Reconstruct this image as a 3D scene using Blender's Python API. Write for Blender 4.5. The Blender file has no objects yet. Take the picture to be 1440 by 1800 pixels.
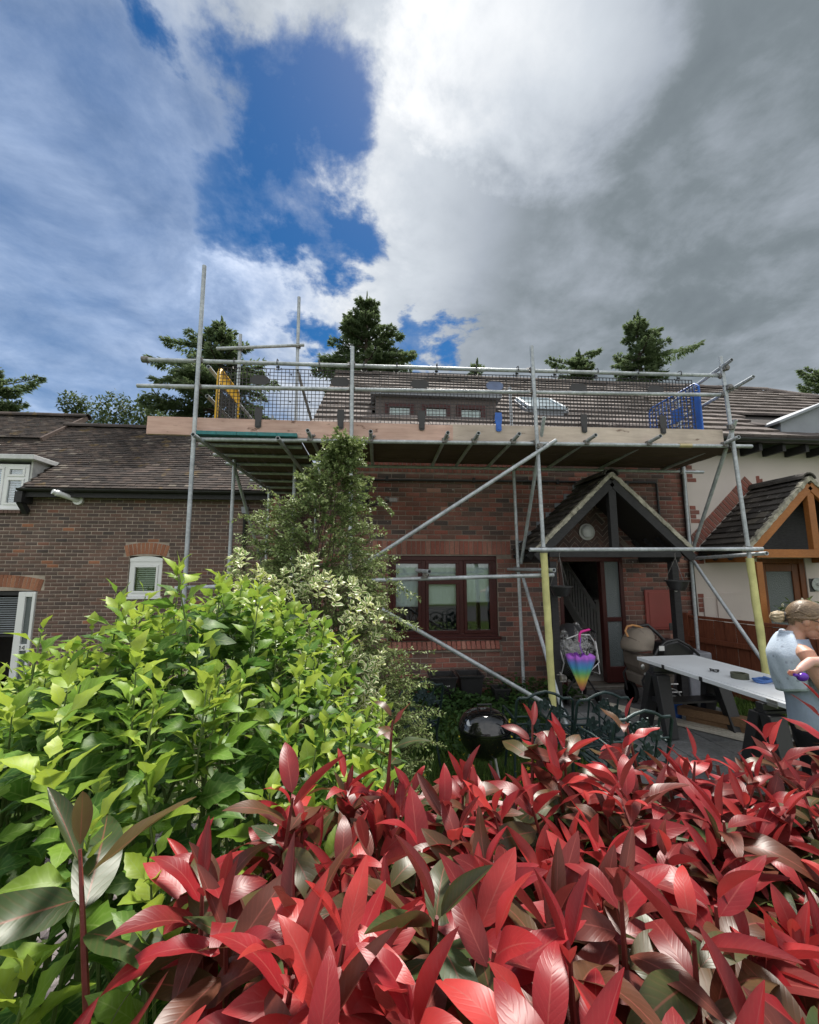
import bpy, math, random
import numpy as np
from mathutils import Matrix, Vector
random.seed(7); RNG = np.random.default_rng(11)
R = math.radians
SC = bpy.context.scene
COL = SC.collection

# ------------------------------------------------------------------ camera
cam = bpy.data.cameras.new('camera'); cam.sensor_fit = 'HORIZONTAL'; cam.sensor_width = 36.0; cam.lens = 18.0
cam.clip_start = 0.02; cam.clip_end = 4000
co = bpy.data.objects.new('camera', cam); COL.objects.link(co)
YAW, PITCH = R(5.0), R(7.6)
co.location = (0, 0, 1.9); co.rotation_euler = (R(90) + PITCH, 0, -YAW)
SC.camera = co
FW = Vector((math.sin(YAW)*math.cos(PITCH), math.cos(YAW)*math.cos(PITCH), math.sin(PITCH)))
RT = Vector((math.cos(YAW), -math.sin(YAW), 0)); UP = RT.cross(FW)
def ray(x, y): return FW + RT*((x-720)/720) - UP*((y-900)/720)
def at(x, y, Y):                       # survey of the photograph: the point at depth Y (or height Z below)
    d = ray(x, y); return Vector((0, 0, 1.9)) + d*(Y/d.y)

# ------------------------------------------------------------------ exposure
SC.view_settings.view_transform = 'Standard'; SC.view_settings.look = 'None'
SC.view_settings.gamma = 1.0; SC.view_settings.exposure = 1.5
SC.view_settings.use_curve_mapping = False
SC.cycles.max_bounces = 6; SC.cycles.transparent_max_bounces = 12
SC.cycles.diffuse_bounces = 3; SC.cycles.glossy_bounces = 3; SC.cycles.transmission_bounces = 5
SC.cycles.use_denoising = True

# ------------------------------------------------------------------ sky and sun
SUN_EL, SUN_AZ = R(63), R(20)
W = bpy.data.worlds.new('World'); SC.world = W; W.use_nodes = True
nt = W.node_tree; nt.nodes.clear()
def wn(t, **k):
    n = nt.nodes.new(t)
    for a, v in k.items(): setattr(n, a, v)
    return n
def wl(a, b): nt.links.new(a, b)
def wmath(op, a, b=None, c=None, clamp=False):
    n = wn('ShaderNodeMath', operation=op); n.use_clamp = clamp
    for i, v in enumerate((a, b, c)):
        if v is None: continue
        if isinstance(v, (int, float)): n.inputs[i].default_value = v
        else: wl(v, n.inputs[i])
    return n.outputs[0]
sky = wn('ShaderNodeTexSky', sky_type='NISHITA'); sky.sun_disc = False
sky.sun_elevation = SUN_EL; sky.sun_rotation = SUN_AZ; sky.air_density = 1.0; sky.dust_density = 0.3; sky.ozone_density = 3.0
tc = wn('ShaderNodeTexCoord'); D = tc.outputs['Generated']
sp = wn('ShaderNodeSeparateXYZ'); wl(D, sp.inputs[0])
zz = wmath('ADD', wmath('MAXIMUM', sp.outputs[2], 0.0), 0.22)
cx = wmath('DIVIDE', sp.outputs[0], zz); cy = wmath('DIVIDE', sp.outputs[1], zz)
cb = wn('ShaderNodeCombineXYZ'); wl(cx, cb.inputs[0]); wl(cy, cb.inputs[1])
def wnoise(vec, scale, detail=7, rough=0.55, dist=0.0, off=(0, 0, 0)):
    mp = wn('ShaderNodeMapping'); mp.inputs['Location'].default_value = off; wl(vec, mp.inputs[0])
    n = wn('ShaderNodeTexNoise'); n.inputs['Scale'].default_value = scale; n.inputs['Detail'].default_value = detail
    n.inputs['Roughness'].default_value = rough; n.inputs['Distortion'].default_value = dist
    wl(mp.outputs[0], n.inputs['Vector']); return n
nA = wnoise(cb.outputs[0], 2.6, 9, 0.62, 0.3); nB = wnoise(cb.outputs[0], 6.5, 8, 0.6, 0.2, (3, 1, 0)); nC = wnoise(cb.outputs[0], 1.3, 6, 0.5, 0.2, (7, 4, 0))
# direction bent by noise so that cloud edges are ragged
sub = wn('ShaderNodeVectorMath', operation='SUBTRACT'); wl(nA.outputs['Color'], sub.inputs[0]); sub.inputs[1].default_value = (.5, .5, .5)
scl = wn('ShaderNodeVectorMath', operation='SCALE'); wl(sub.outputs[0], scl.inputs[0]); scl.inputs['Scale'].default_value = 0.34
sub2 = wn('ShaderNodeVectorMath', operation='SUBTRACT'); wl(nB.outputs['Color'], sub2.inputs[0]); sub2.inputs[1].default_value = (.5, .5, .5)
scl2 = wn('ShaderNodeVectorMath', operation='SCALE'); wl(sub2.outputs[0], scl2.inputs[0]); scl2.inputs['Scale'].default_value = 0.24
ad = wn('ShaderNodeVectorMath', operation='ADD'); wl(D, ad.inputs[0]); wl(scl.outputs[0], ad.inputs[1])
ad2 = wn('ShaderNodeVectorMath', operation='ADD'); wl(ad.outputs[0], ad2.inputs[0]); wl(scl2.outputs[0], ad2.inputs[1])
DN = wn('ShaderNodeVectorMath', operation='NORMALIZE'); wl(ad2.outputs[0], DN.inputs[0]); DN = DN.outputs[0]
def lobe(px, py, rin, rout, vec=None):
    d = ray(px, py).normalized()
    dp = wn('ShaderNodeVectorMath', operation='DOT_PRODUCT'); wl(vec or DN, dp.inputs[0]); dp.inputs[1].default_value = d
    m = wn('ShaderNodeMapRange', interpolation_type='SMOOTHSTEP'); wl(dp.outputs['Value'], m.inputs['Value'])
    m.inputs['From Min'].default_value = math.cos(R(rout)); m.inputs['From Max'].default_value = math.cos(R(rin))
    return m.outputs[0]
def wmax(l):
    o = l[0]
    for v in l[1:]: o = wmath('MAXIMUM', o, v)
    return o
blue = wmax([lobe(*a) for a in ((445, 115, 2, 5.5), (550, 185, 4, 8), (485, 215, 3, 6.5), (500, 300, 4, 7.5), (580, 375, 2.5, 6), (455, 380, 2, 6), (235, 15, .5, 3.5), (600, 165, 2, 6), (745, 600, 1.5, 4), (560, 590, 1, 4))])
thin = wmax([lobe(90, 420, 12, 30), lobe(230, 650, 8, 20), lobe(-300, 500, 20, 45)])
nAf = nA.outputs['Fac']; nBf = nB.outputs['Fac']; nCf = nC.outputs['Fac']
# opacity of the cloud sheet
thinop = wmath('ADD', wmath('MULTIPLY', nAf, 1.25), -0.06, clamp=True)
dens = wmath('SUBTRACT', 1.0, wmath('MULTIPLY', thin, wmath('SUBTRACT', 1.0, thinop)))
dens = wmath('MULTIPLY', dens, wmath('SUBTRACT', 1.0, wmath('MULTIPLY', blue, wmath('SUBTRACT', 2.05, wmath('ADD', wmath('MULTIPLY', nBf, 1.25), wmath('MULTIPLY', nAf, 0.85)), clamp=True))), clamp=True)
# brightness of the cloud sheet: thick grey to the right, lit white round the hidden sun
dark = wmax([lobe(1290, 330, 6, 36), lobe(1150, 620, 4, 24), lobe(1900, 500, 30, 60)])
lit = wmax([lobe(905, 70, 2, 15), wmath('MULTIPLY', lobe(670, 330, 4, 18), 0.45), wmath('MULTIPLY', lobe(560, 520, 3, 14), 0.55), wmath('MULTIPLY', lobe(780, 150, 4, 16), 0.35)])
calm = wmath('SUBTRACT', 1.0, wmath('MULTIPLY', dark, 0.25))
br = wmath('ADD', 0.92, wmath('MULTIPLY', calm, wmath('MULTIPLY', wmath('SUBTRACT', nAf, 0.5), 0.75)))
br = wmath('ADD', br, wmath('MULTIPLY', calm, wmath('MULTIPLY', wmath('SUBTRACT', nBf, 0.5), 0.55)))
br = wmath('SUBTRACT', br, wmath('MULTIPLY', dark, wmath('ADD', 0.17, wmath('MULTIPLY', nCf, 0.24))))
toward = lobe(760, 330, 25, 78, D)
br = wmath('SUBTRACT', br, wmath('MULTIPLY', toward, 0.41))      # darkens cloud ahead; sky behind is kept brighter to lift the shaded house front
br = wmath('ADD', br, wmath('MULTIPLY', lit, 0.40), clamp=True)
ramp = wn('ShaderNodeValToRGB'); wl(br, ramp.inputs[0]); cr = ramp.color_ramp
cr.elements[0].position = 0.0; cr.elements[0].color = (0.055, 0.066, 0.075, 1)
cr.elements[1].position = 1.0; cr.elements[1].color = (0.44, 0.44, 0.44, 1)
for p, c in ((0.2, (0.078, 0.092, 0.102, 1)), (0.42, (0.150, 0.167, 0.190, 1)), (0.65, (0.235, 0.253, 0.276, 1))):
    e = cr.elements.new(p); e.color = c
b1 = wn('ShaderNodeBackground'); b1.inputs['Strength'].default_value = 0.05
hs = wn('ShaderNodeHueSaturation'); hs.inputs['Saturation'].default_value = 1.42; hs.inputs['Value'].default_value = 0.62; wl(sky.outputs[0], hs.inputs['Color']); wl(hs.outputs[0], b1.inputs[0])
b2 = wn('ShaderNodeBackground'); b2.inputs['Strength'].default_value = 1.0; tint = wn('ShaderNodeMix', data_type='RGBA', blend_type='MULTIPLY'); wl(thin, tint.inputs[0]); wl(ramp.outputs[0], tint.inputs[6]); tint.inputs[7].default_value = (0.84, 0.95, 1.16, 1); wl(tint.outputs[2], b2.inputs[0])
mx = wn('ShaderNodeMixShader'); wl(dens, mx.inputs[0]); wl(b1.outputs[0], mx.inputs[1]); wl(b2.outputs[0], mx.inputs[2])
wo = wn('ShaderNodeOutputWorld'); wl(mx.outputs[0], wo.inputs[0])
W.cycles.sampling_method = 'MANUAL'; W.cycles.sample_map_resolution = 512
sl = bpy.data.lights.new('sun', 'SUN'); sl.energy = 2.4; sl.angle = R(10); sl.color = (1.0, 0.95, 0.87)
so = bpy.data.objects.new('sun', sl); COL.objects.link(so)
sd = Vector((math.sin(SUN_AZ)*math.cos(SUN_EL), math.cos(SUN_AZ)*math.cos(SUN_EL), math.sin(SUN_EL)))
so.rotation_euler = sd.to_track_quat('Z', 'Y').to_euler(); so.location = (0, 0, 30)

# ------------------------------------------------------------------ helpers: objects
BASE = {}
def tag(o, label, cat=None, group=None, kind=None):
    if label: o['label'] = label
    if cat: o['category'] = cat
    if group: o['group'] = group
    if kind: o['kind'] = kind
    return o
def thing(name, label, cat, loc=(0, 0, 0), group=None, rz=0.0):
    o = bpy.data.objects.new(name, None); COL.objects.link(o); o.location = loc; o.empty_display_size = 0.2
    o.rotation_euler.z = rz
    BASE[o] = Matrix.Translation(loc) @ Matrix.Rotation(rz, 4, 'Z'); return tag(o, label, cat, group)
def pempty(name, parent):
    o = bpy.data.objects.new(name, None); COL.objects.link(o); setpar(o, parent); BASE[o] = Matrix(); return o
def setpar(o, parent):
    if parent is None: return
    o.parent = parent
    o.matrix_parent_inverse = BASE.get(parent, Matrix()).inverted()
def copy_tree(o, parent=None):
    c = o.copy(); COL.objects.link(c)
    if parent is not None:
        c.parent = parent; c.matrix_parent_inverse = o.matrix_parent_inverse.copy()
    for ch in list(o.children): copy_tree(ch, c)
    return c

class MB:
    def __init__(s): s.v = []; s.f = []; s.uv = None
    def add(s, vs, fs):
        b = len(s.v); s.v += [tuple(p) for p in vs]; s.f += [tuple(i+b for i in f) for f in fs]; return s
    def box(s, x0, x1, y0, y1, z0, z1, M=None):
        vs = [(x, y, z) for z in (z0, z1) for y in (y0, y1) for x in (x0, x1)]
        if M is not None: vs = [M @ Vector(p) for p in vs]
        return s.add(vs, [(0, 2, 3, 1), (4, 5, 7, 6), (0, 1, 5, 4), (2, 6, 7, 3), (0, 4, 6, 2), (1, 3, 7, 5)])
    def bar(s, a, b, w, h, up=(0, 0, 1)):          # rectangular bar between two points
        a = Vector(a); b = Vector(b); d = (b-a).normalized(); u = Vector(up)
        x = d.cross(u)
        if x.length < 1e-4: x = d.cross(Vector((1, 0, 0)))
        x.normalize(); u = x.cross(d)
        vs = [p + x*(w/2*i) + u*(h/2*j) for p in (a, b) for i, j in ((-1, -1), (1, -1), (1, 1), (-1, 1))]
        return s.add(vs, [(0, 3, 2, 1), (4, 5, 6, 7), (0, 1, 5, 4), (1, 2, 6, 5), (2, 3, 7, 6), (3, 0, 4, 7)])
    def tube(s, pts, r, n=10, cap=True, hollow=False):
        pts = [Vector(p) for p in pts]; m = len(pts); rs = r if isinstance(r, (list, tuple)) else [r]*m
        ref = None; rings = []
        for i, p in enumerate(pts):
            d = (pts[min(i+1, m-1)] - pts[max(i-1, 0)]).normalized()
            if ref is None:
                ref = d.orthogonal().normalized()
            ref = (ref - d*ref.dot(d))
            if ref.length < 1e-5: ref = d.orthogonal()
            ref.normalize(); q = d.cross(ref)
            rings.append([p + (ref*math.cos(2*math.pi*k/n) + q*math.sin(2*math.pi*k/n))*rs[i] for k in range(n)])
        vs = [p for rg in rings for p in rg]
        fs = [(i*n+k, i*n+(k+1) % n, (i+1)*n+(k+1) % n, (i+1)*n+k) for i in range(m-1) for k in range(n)]
        if hollow:
            d0 = (pts[0]-pts[1]).normalized(); 
            for e, sgn in ((0, 1), (m-1, -1)):
                d = ((pts[1]-pts[0]) if e == 0 else (pts[-2]-pts[-1])).normalized()
                b = len(vs); c = pts[e]
                vs += [c + (p-c)*0.8 for p in rings[e]]; vs += [c + (p-c)*0.8 + d*0.12 for p in rings[e]]
                for k in range(n):
                    k2 = (k+1) % n; o = e*n
                    q1 = (o+k, b+k, b+k2, o+k2); q2 = (b+k, b+n+k, b+n+k2, b+k2)
                    fs += [q1 if e == 0 else q1[::-1], q2 if e == 0 else q2[::-1]]
                q3 = tuple(b+n+k for k in range(n)); fs.append(q3[::-1] if e == 0 else q3)
        elif cap:
            fs.append(tuple(range(n))[::-1]); fs.append(tuple((m-1)*n+k for k in range(n)))
        return s.add(vs, fs)
    def lathe(s, prof, c, n=20, M=None):           # prof: [(r, z)], axis z through c
        c = Vector(c); vs = []
        for r, z in prof: vs += [Vector((math.cos(2*math.pi*k/n)*r, math.sin(2*math.pi*k/n)*r, z)) for k in range(n)]
        if M is not None: vs = [M @ p for p in vs]
        vs = [c+p for p in vs]; m = len(prof)
        fs = [(i*n+k, i*n+(k+1) % n, (i+1)*n+(k+1) % n, (i+1)*n+k) for i in range(m-1) for k in range(n)]
        fs.append(tuple(range(n))[::-1]); fs.append(tuple((m-1)*n+k for k in range(n)))
        return s.add(vs, fs)
    def prism(s, poly, y0, y1, M=None):            # poly in (x, z), extruded along y
        n = len(poly); vs = [Vector((x, y0, z)) for x, z in poly] + [Vector((x, y1, z)) for x, z in poly]
        if M is not None: vs = [M @ p for p in vs]
        fs = [tuple(range(n)), tuple(range(2*n-1, n-1, -1))] + [(k, n+k, n+(k+1) % n, (k+1) % n) for k in range(n)]
        return s.add(vs, fs)
    def ell(s, c, r, nu=14, nv=10, M=None, fn=None):
        c = Vector(c); vs = []
        for j in range(nv+1):
            t = math.pi*j/nv
            for k in range(nu):
                p = 2*math.pi*k/nu; v = Vector((math.sin(t)*math.cos(p), math.sin(t)*math.sin(p), math.cos(t)))
                k_ = fn(v) if fn else 1.0
                q = Vector((v.x*r[0], v.y*r[1], v.z*r[2]))*k_
                vs.append(c + (M @ q if M is not None else q))
        return s.add(vs, [(j*nu+k, (j+1)*nu+k, (j+1)*nu+(k+1) % nu, j*nu+(k+1) % nu) for j in range(nv) for k in range(nu)])
    def mesh(s, name, smooth=False):
        me = bpy.data.meshes.new(name); me.from_pydata(s.v, [], s.f); me.update()
        if smooth: me.shade_smooth()
        return me
    def build(s, name, mat, parent=None, smooth=False, bevel=0.0, tone=None, label=None, kind=None, autos=True):
        me = s.mesh(name, smooth); me.materials.append(mat)
        o = bpy.data.objects.new(name, me); COL.objects.link(o); setpar(o, parent)
        if smooth and autos:
            try: me.set_sharp_from_angle(angle=R(40))
            except Exception: pass
        if bevel:
            b = o.modifiers.new('bevel', 'BEVEL'); b.width = bevel; b.segments = 2; b.limit_method = 'ANGLE'
        if tone is not None: o.color = (tone, tone, tone, 1)
        if label: o['label'] = label
        if kind: o['kind'] = kind
        return o

class Proto:                                        # a piece shape used many times
    def __init__(s, v, f, uv=None):
        s.v = np.array(v, float); s.f = [tuple(q) for q in f]; s.uv = None if uv is None else np.array(uv, float); s.me = {}
    def mesh(s, name, mat, smooth):
        if mat.name not in s.me:
            me = bpy.data.meshes.new(name); me.from_pydata([tuple(p) for p in s.v], [], s.f)
            if s.uv is not None:
                l = me.uv_layers.new(name='UVMap'); vi = np.zeros(len(me.loops), int); me.loops.foreach_get('vertex_index', vi)
                l.data.foreach_set('uv', s.uv[vi].ravel())
            me.materials.append(mat)
            if smooth: me.shade_smooth()
            me.update(); s.me[mat.name] = me
        return s.me[mat.name]
def pieces(name, protos, inst, mat, parent, nmax=300, score=None, smooth=False, rest=None):
    """inst: list of (proto index, 4x4 numpy matrix, tone). The nmax best become objects, the rest one 'stuff' part."""
    if not inst: return
    idx = list(range(len(inst)))
    if score is not None: idx.sort(key=lambda i: -score(inst[i]))
    inv = BASE.get(parent, Matrix()).inverted()
    for i in idx[:nmax]:
        p, M, t = inst[i]
        o = bpy.data.objects.new(name, protos[p].mesh(name, mat, smooth)); COL.objects.link(o)
        o.parent = parent; o.matrix_parent_inverse = inv; o.matrix_basis = Matrix(M.tolist()); o.color = (t, t, t, 1)
    r = idx[nmax:]
    if r: join_pieces(rest or name + '_mass', protos, [inst[i] for i in r], mat, parent, smooth)
def join_pieces(name, protos, inst, mat, parent, smooth=False):
    V, L, S, T, U = [], [], [], [], []; base = 0
    by = {}
    for it in inst: by.setdefault(it[0], []).append(it)
    for p, its in by.items():
        P = protos[p]; n = len(its); nv = len(P.v)
        Ms = np.array([it[1] for it in its]); ts = np.array([it[2] for it in its])
        vh = np.c_[P.v, np.ones(nv)]
        V.append(np.einsum('nij,vj->nvi', Ms, vh)[:, :, :3].reshape(-1, 3)); T.append(np.repeat(ts, nv))
        fl = np.array([i for f in P.f for i in f]); sz = np.array([len(f) for f in P.f])
        L.append((fl[None, :] + base + (np.arange(n)*nv)[:, None]).ravel()); S.append(np.tile(sz, n))
        U.append(np.tile(P.uv if P.uv is not None else np.zeros((nv, 2)), (n, 1))); base += n*nv
    V = np.concatenate(V); L = np.concatenate(L); S = np.concatenate(S); T = np.concatenate(T); U = np.concatenate(U)
    me = bpy.data.meshes.new(name); me.vertices.add(len(V)); me.vertices.foreach_set('co', V.ravel())
    me.loops.add(len(L)); me.loops.foreach_set('vertex_index', L.astype(np.int32))
    me.polygons.add(len(S)); st = np.concatenate([[0], np.cumsum(S)[:-1]]); me.polygons.foreach_set('loop_start', st.astype(np.int32))
    try: me.polygons.foreach_set('loop_total', S.astype(np.int32))
    except Exception: pass
    me.update(calc_edges=True)
    a = me.attributes.new('tone', 'FLOAT', 'POINT'); a.data.foreach_set('value', T.astype(np.float32))
    l = me.uv_layers.new(name='UVMap'); l.data.foreach_set('uv', U[L].ravel().astype(np.float32))
    if smooth: me.shade_smooth()
    me.materials.append(mat); me.validate()
    o = bpy.data.objects.new(name, me); COL.objects.link(o); setpar(o, parent); o.color = (0, 0, 0, 1); o['kind'] = 'stuff'
    return o
def TRS(loc, rot=(0, 0, 0), sc=(1, 1, 1)):
    from mathutils import Euler
    return np.array(Matrix.LocRotScale(Vector(loc), Euler(rot), Vector(sc)))
def frame(o, x, y, z, s=(1, 1, 1)):
    a, b, c = s
    return np.array(((x[0]*a, y[0]*b, z[0]*c, o[0]), (x[1]*a, y[1]*b, z[1]*c, o[1]), (x[2]*a, y[2]*b, z[2]*c, o[2]), (0.0, 0.0, 0.0, 1.0)))

# ------------------------------------------------------------------ helpers: materials
class NB:
    def __init__(s, name):
        s.m = bpy.data.materials.new(name); s.m.use_nodes = True; s.t = s.m.node_tree; s.t.nodes.clear()
        s.out = s.n('ShaderNodeOutputMaterial'); s.b = s.n('ShaderNodeBsdfPrincipled'); s.l(s.b.outputs[0], s.out.inputs[0])
    def n(s, t, **k):
        n = s.t.nodes.new(t)
        for a, v in k.items(): setattr(n, a, v)
        return n
    def l(s, a, b): s.t.links.new(a, b)
    def math(s, op, a, b=None, clamp=False):
        n = s.n('ShaderNodeMath', operation=op); n.use_clamp = clamp
        for i, v in enumerate((a, b)):
            if v is None: continue
            if isinstance(v, (int, float)): n.inputs[i].default_value = v
            else: s.l(v, n.inputs[i])
        return n.outputs[0]
    def pos(s, gen=False):
        if gen: return s.n('ShaderNodeTexCoord').outputs['Object']
        return s.n('ShaderNodeNewGeometry').outputs['Position']
    def noise(s, scale, detail=4, rough=0.55, vec=None, sc=None):
        n = s.n('ShaderNodeTexNoise'); n.inputs['Scale'].default_value = scale; n.inputs['Detail'].default_value = detail; n.inputs['Roughness'].default_value = rough
        v = vec or s.pos()
        if sc:
            m = s.n('ShaderNodeMapping'); m.inputs['Scale'].default_value = sc; s.l(v, m.inputs[0]); v = m.outputs[0]
        s.l(v, n.inputs['Vector']); return n.outputs['Fac']
    def ramp(s, fac, stops):
        r = s.n('ShaderNodeValToRGB'); s.l(fac, r.inputs[0]); e = r.color_ramp.elements
        while len(e) < len(stops): e.new(0.5)
        for q, (p, c) in zip(e, stops): q.position = p; q.color = (*c, 1) if len(c) == 3 else c
        return r.outputs[0]
    def mix(s, f, a, b, mode='MIX'):
        m = s.n('ShaderNodeMix', data_type='RGBA', blend_type=mode)
        for i, v in ((0, f), (6, a), (7, b)):
            if isinstance(v, (int, float)): m.inputs[i].default_value = v
            elif isinstance(v, tuple): m.inputs[i].default_value = (*v, 1)
            else: s.l(v, m.inputs[i])
        return m.outputs[2]
    def tone(s):
        a = s.n('ShaderNodeAttribute', attribute_name='tone'); o = s.n('ShaderNodeObjectInfo')
        sp = s.n('ShaderNodeSeparateColor'); s.l(o.outputs['Color'], sp.inputs[0])
        return s.math('ADD', a.outputs['Fac'], sp.outputs[0])
    def bump(s, h, strength=0.4, dist=0.01):
        b = s.n('ShaderNodeBump'); b.inputs['Strength'].default_value = strength; b.inputs['Distance'].default_value = dist
        s.l(h, b.inputs['Height']); s.l(b.outputs[0], s.b.inputs['Normal']); return b
    def set(s, **k):
        for a, v in k.items():
            i = s.b.inputs[a.replace('_', ' ')]
            if isinstance(v, (int, float)): i.default_value = v
            elif isinstance(v, tuple): i.default_value = (*v, 1)
            else: s.l(v, i)
        return s
def plain(name, c, rough=0.6, metal=0.0, var=0.18, scale=9.0, bump=0.15, spec=0.5, coat=0.0, detail=5):
    k = NB(name); n = k.noise(scale, detail)
    lo = tuple(x*(1-var) for x in c); hi = tuple(min(1, x*(1+var)) for x in c)
    k.set(Base_Color=k.ramp(n, [(0.3, lo), (0.7, hi)]), Metallic=metal, Specular_IOR_Level=spec, Coat_Weight=coat)
    k.set(Roughness=k.ramp(n, [(0.3, (rough*0.85,)*3), (0.7, (min(1, rough*1.15),)*3)]))
    if bump: k.bump(k.noise(scale*9, 4), bump, 0.004)
    return k.m
def toned(name, stops, rough=0.85, grain=60.0, bump=0.5, dirt=0.35, dirtscale=1.3, fleck=None, spec=0.3):
    k = NB(name); t = k.tone()
    c = k.ramp(t, stops)
    n1 = k.noise(grain, 5, 0.65); n2 = k.noise(dirtscale, 5, 0.6)
    c = k.mix(1.0, c, k.ramp(n1, [(0.25, (0.62,)*3), (0.75, (1.3,)*3)]), 'MULTIPLY')
    c = k.mix(1.0, c, k.ramp(n2, [(0.3, (1-dirt,)*3), (0.7, (1+dirt*0.5,)*3)]), 'MULTIPLY')
    if fleck:
        f = k.noise(fleck[1], 3, 0.5); c = k.mix(k.ramp(f, [(fleck[2], (0,)*3), (fleck[2]+0.04, (1,)*3)]), c, fleck[0])
    k.set(Base_Color=c, Roughness=rough, Specular_IOR_Level=spec); k.bump(n1, bump, 0.004); return k.m
def wood(name, c1, c2, rough=0.65, axis=(1, 12, 12), scale=6, bump=0.25, knots=0.0):
    k = NB(name); n = k.noise(scale, 6, 0.6, sc=axis); n2 = k.noise(1.6, 4)
    c = k.ramp(n, [(0.25, c1), (0.75, c2)]); c = k.mix(1.0, c, k.ramp(n2, [(0.3, (0.75,)*3), (0.7, (1.15,)*3)]), 'MULTIPLY')
    if knots:
        n3 = k.noise(7.5, 3, .5, sc=(.7, 1, 1.6)); c = k.mix(k.math('MULTIPLY', k.ramp(n3, [(.66, (0,)*3), (.72, (1,)*3)]), knots), c, (.13, .07, .05))
        n4 = k.noise(26, 4, .7, sc=(.25, 1, 1)); c = k.mix(k.math('MULTIPLY', k.ramp(n4, [(.66, (0,)*3), (.74, (1,)*3)]), knots*.7), c, (.20, .12, .09))
    k.set(Base_Color=c, Roughness=rough, Specular_IOR_Level=0.3); k.bump(n, bump, 0.004); return k.m
def leafmat(name, stops, rib, back, rough=0.38, trans=0.28, coat=0.0, margin=None, veins=26.0, vcol=0.25, spot=0.0):
    k = NB(name); t = k.tone(); uvn = k.n('ShaderNodeUVMap'); sp = k.n('ShaderNodeSeparateXYZ'); k.l(uvn.outputs[0], sp.inputs[0])
    u, v = sp.outputs[0], k.math('ABSOLUTE', sp.outputs[1])
    c = k.ramp(t, stops)
    n1 = k.noise(22, 4); c = k.mix(1.0, c, k.ramp(n1, [(0.3, (0.72,)*3), (0.7, (1.22,)*3)]), 'MULTIPLY')
    ph = k.math('SUBTRACT', k.math('MULTIPLY', u, veins), k.math('MULTIPLY', v, veins*0.22))
    sv = k.math('POWER', k.math('ABSOLUTE', k.math('SINE', k.math('MULTIPLY', ph, 1.57))), 10.0)
    c = k.mix(k.math('MULTIPLY', sv, vcol), c, rib)
    if margin:
        n2 = k.noise(60, 2); e = k.math('ADD', v, k.math('MULTIPLY', k.math('SUBTRACT', n2, 0.5), 0.5))
        c = k.mix(k.ramp(e, [(margin[1], (0,)*3), (margin[1]+0.08, (1,)*3)]), c, margin[0])
    c = k.mix(k.math('MULTIPLY', k.ramp(v, [(0.015, (1,)*3), (0.07, (0,)*3)]), 0.45), c, rib)
    if spot:
        f = k.noise(55, 3, 0.6); c = k.mix(k.math('MULTIPLY', k.ramp(f, [(0.66, (0,)*3), (0.72, (1,)*3)]), spot), c, (0.10, 0.05, 0.02))
    g = k.n('ShaderNodeNewGeometry'); c2 = k.mix(g.outputs['Backfacing'], c, k.mix(0.55, c, back))
    k.set(Base_Color=c2, Roughness=rough, Specular_IOR_Level=0.4, Coat_Weight=coat, Coat_Roughness=0.2)
    h = k.math('ADD', k.math('MULTIPLY', sv, -0.25), k.math('MULTIPLY', n1, 0.6)); k.bump(h, 0.16, 0.0012)
    tr = k.n('ShaderNodeBsdfTranslucent'); k.l(c, tr.inputs[0]); m = k.n('ShaderNodeMixShader'); m.inputs[0].default_value = trans
    k.l(k.b.outputs[0], m.inputs[1]); k.l(tr.outputs[0], m.inputs[2]); k.l(m.outputs[0], k.out.inputs[0]); return k.m
# ------------------------------------------------------------------ materials
M_BRICK = toned('red_brick', [(0.0, (0.105, 0.080, 0.076)), (0.3, (0.180, 0.108, 0.090)), (0.6, (0.260, 0.120, 0.096)), (0.85, (0.32, 0.115, 0.088)), (1.0, (0.42, 0.22, 0.17))], 0.88, 70, 0.6, 0.4, 1.1, ((0.45, 0.42, 0.38), 19, 0.72))
M_BROWNB = toned('brown_brick', [(0.0, (0.088, 0.070, 0.068)), (0.45, (0.150, 0.105, 0.092)), (0.85, (0.19, 0.115, 0.094)), (0.96, (0.25, 0.115, 0.085)), (1.0, (0.34, 0.15, 0.09))], 0.9, 70, 0.6, 0.3, 1.0)
M_ORANGEB = toned('orange_brick', [(0.0, (0.20, 0.085, 0.055)), (0.6, (0.33, 0.14, 0.085)), (1.0, (0.42, 0.20, 0.12))], 0.88, 70, 0.6, 0.25)
M_MORTAR = plain('mortar', (0.27, 0.225, 0.19), 0.95, 0, 0.3, 4, 0.6, 0.1)
M_MORTARL = plain('pale_mortar', (0.38, 0.32, 0.27), 0.95, 0, 0.3, 4, 0.6, 0.1)
M_TILE = toned('concrete_tile', [(0.0, (0.090, 0.074, 0.070)), (0.5, (0.145, 0.122, 0.114)), (1.0, (0.205, 0.175, 0.162))], 0.9, 40, 0.7, 0.35, 0.8, ((0.34, 0.33, 0.29), 11, 0.70))
M_DTILE = toned('clay_tile', [(0.0, (0.040, 0.034, 0.032)), (0.5, (0.070, 0.056, 0.050)), (0.85, (0.105, 0.078, 0.066)), (1.0, (0.18, 0.155, 0.13))], 0.9, 60, 0.7, 0.4, 0.9, ((0.12, 0.085, 0.045), 2.2, 0.64))
M_PTILE = toned('mossy_porch_tile', [(0.0, (0.040, 0.036, 0.034)), (0.6, (0.075, 0.068, 0.062)), (1.0, (0.13, 0.115, 0.095))], 0.92, 50, 0.8, 0.4, 2.5, ((0.42, 0.42, 0.38), 13, 0.69))
M_MORTARV = plain('lichen_verge_mortar', (0.34, 0.32, 0.26), 0.95, 0, 0.5, 14, 0.9, 0.1)
M_RENDER = plain('cream_render', (0.62, 0.555, 0.515), 0.92, 0, 0.07, 1.1, 0.35, 0.15)
M_UNDER = plain('roof_deck', (0.035, 0.03, 0.028), 0.9)
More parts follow.
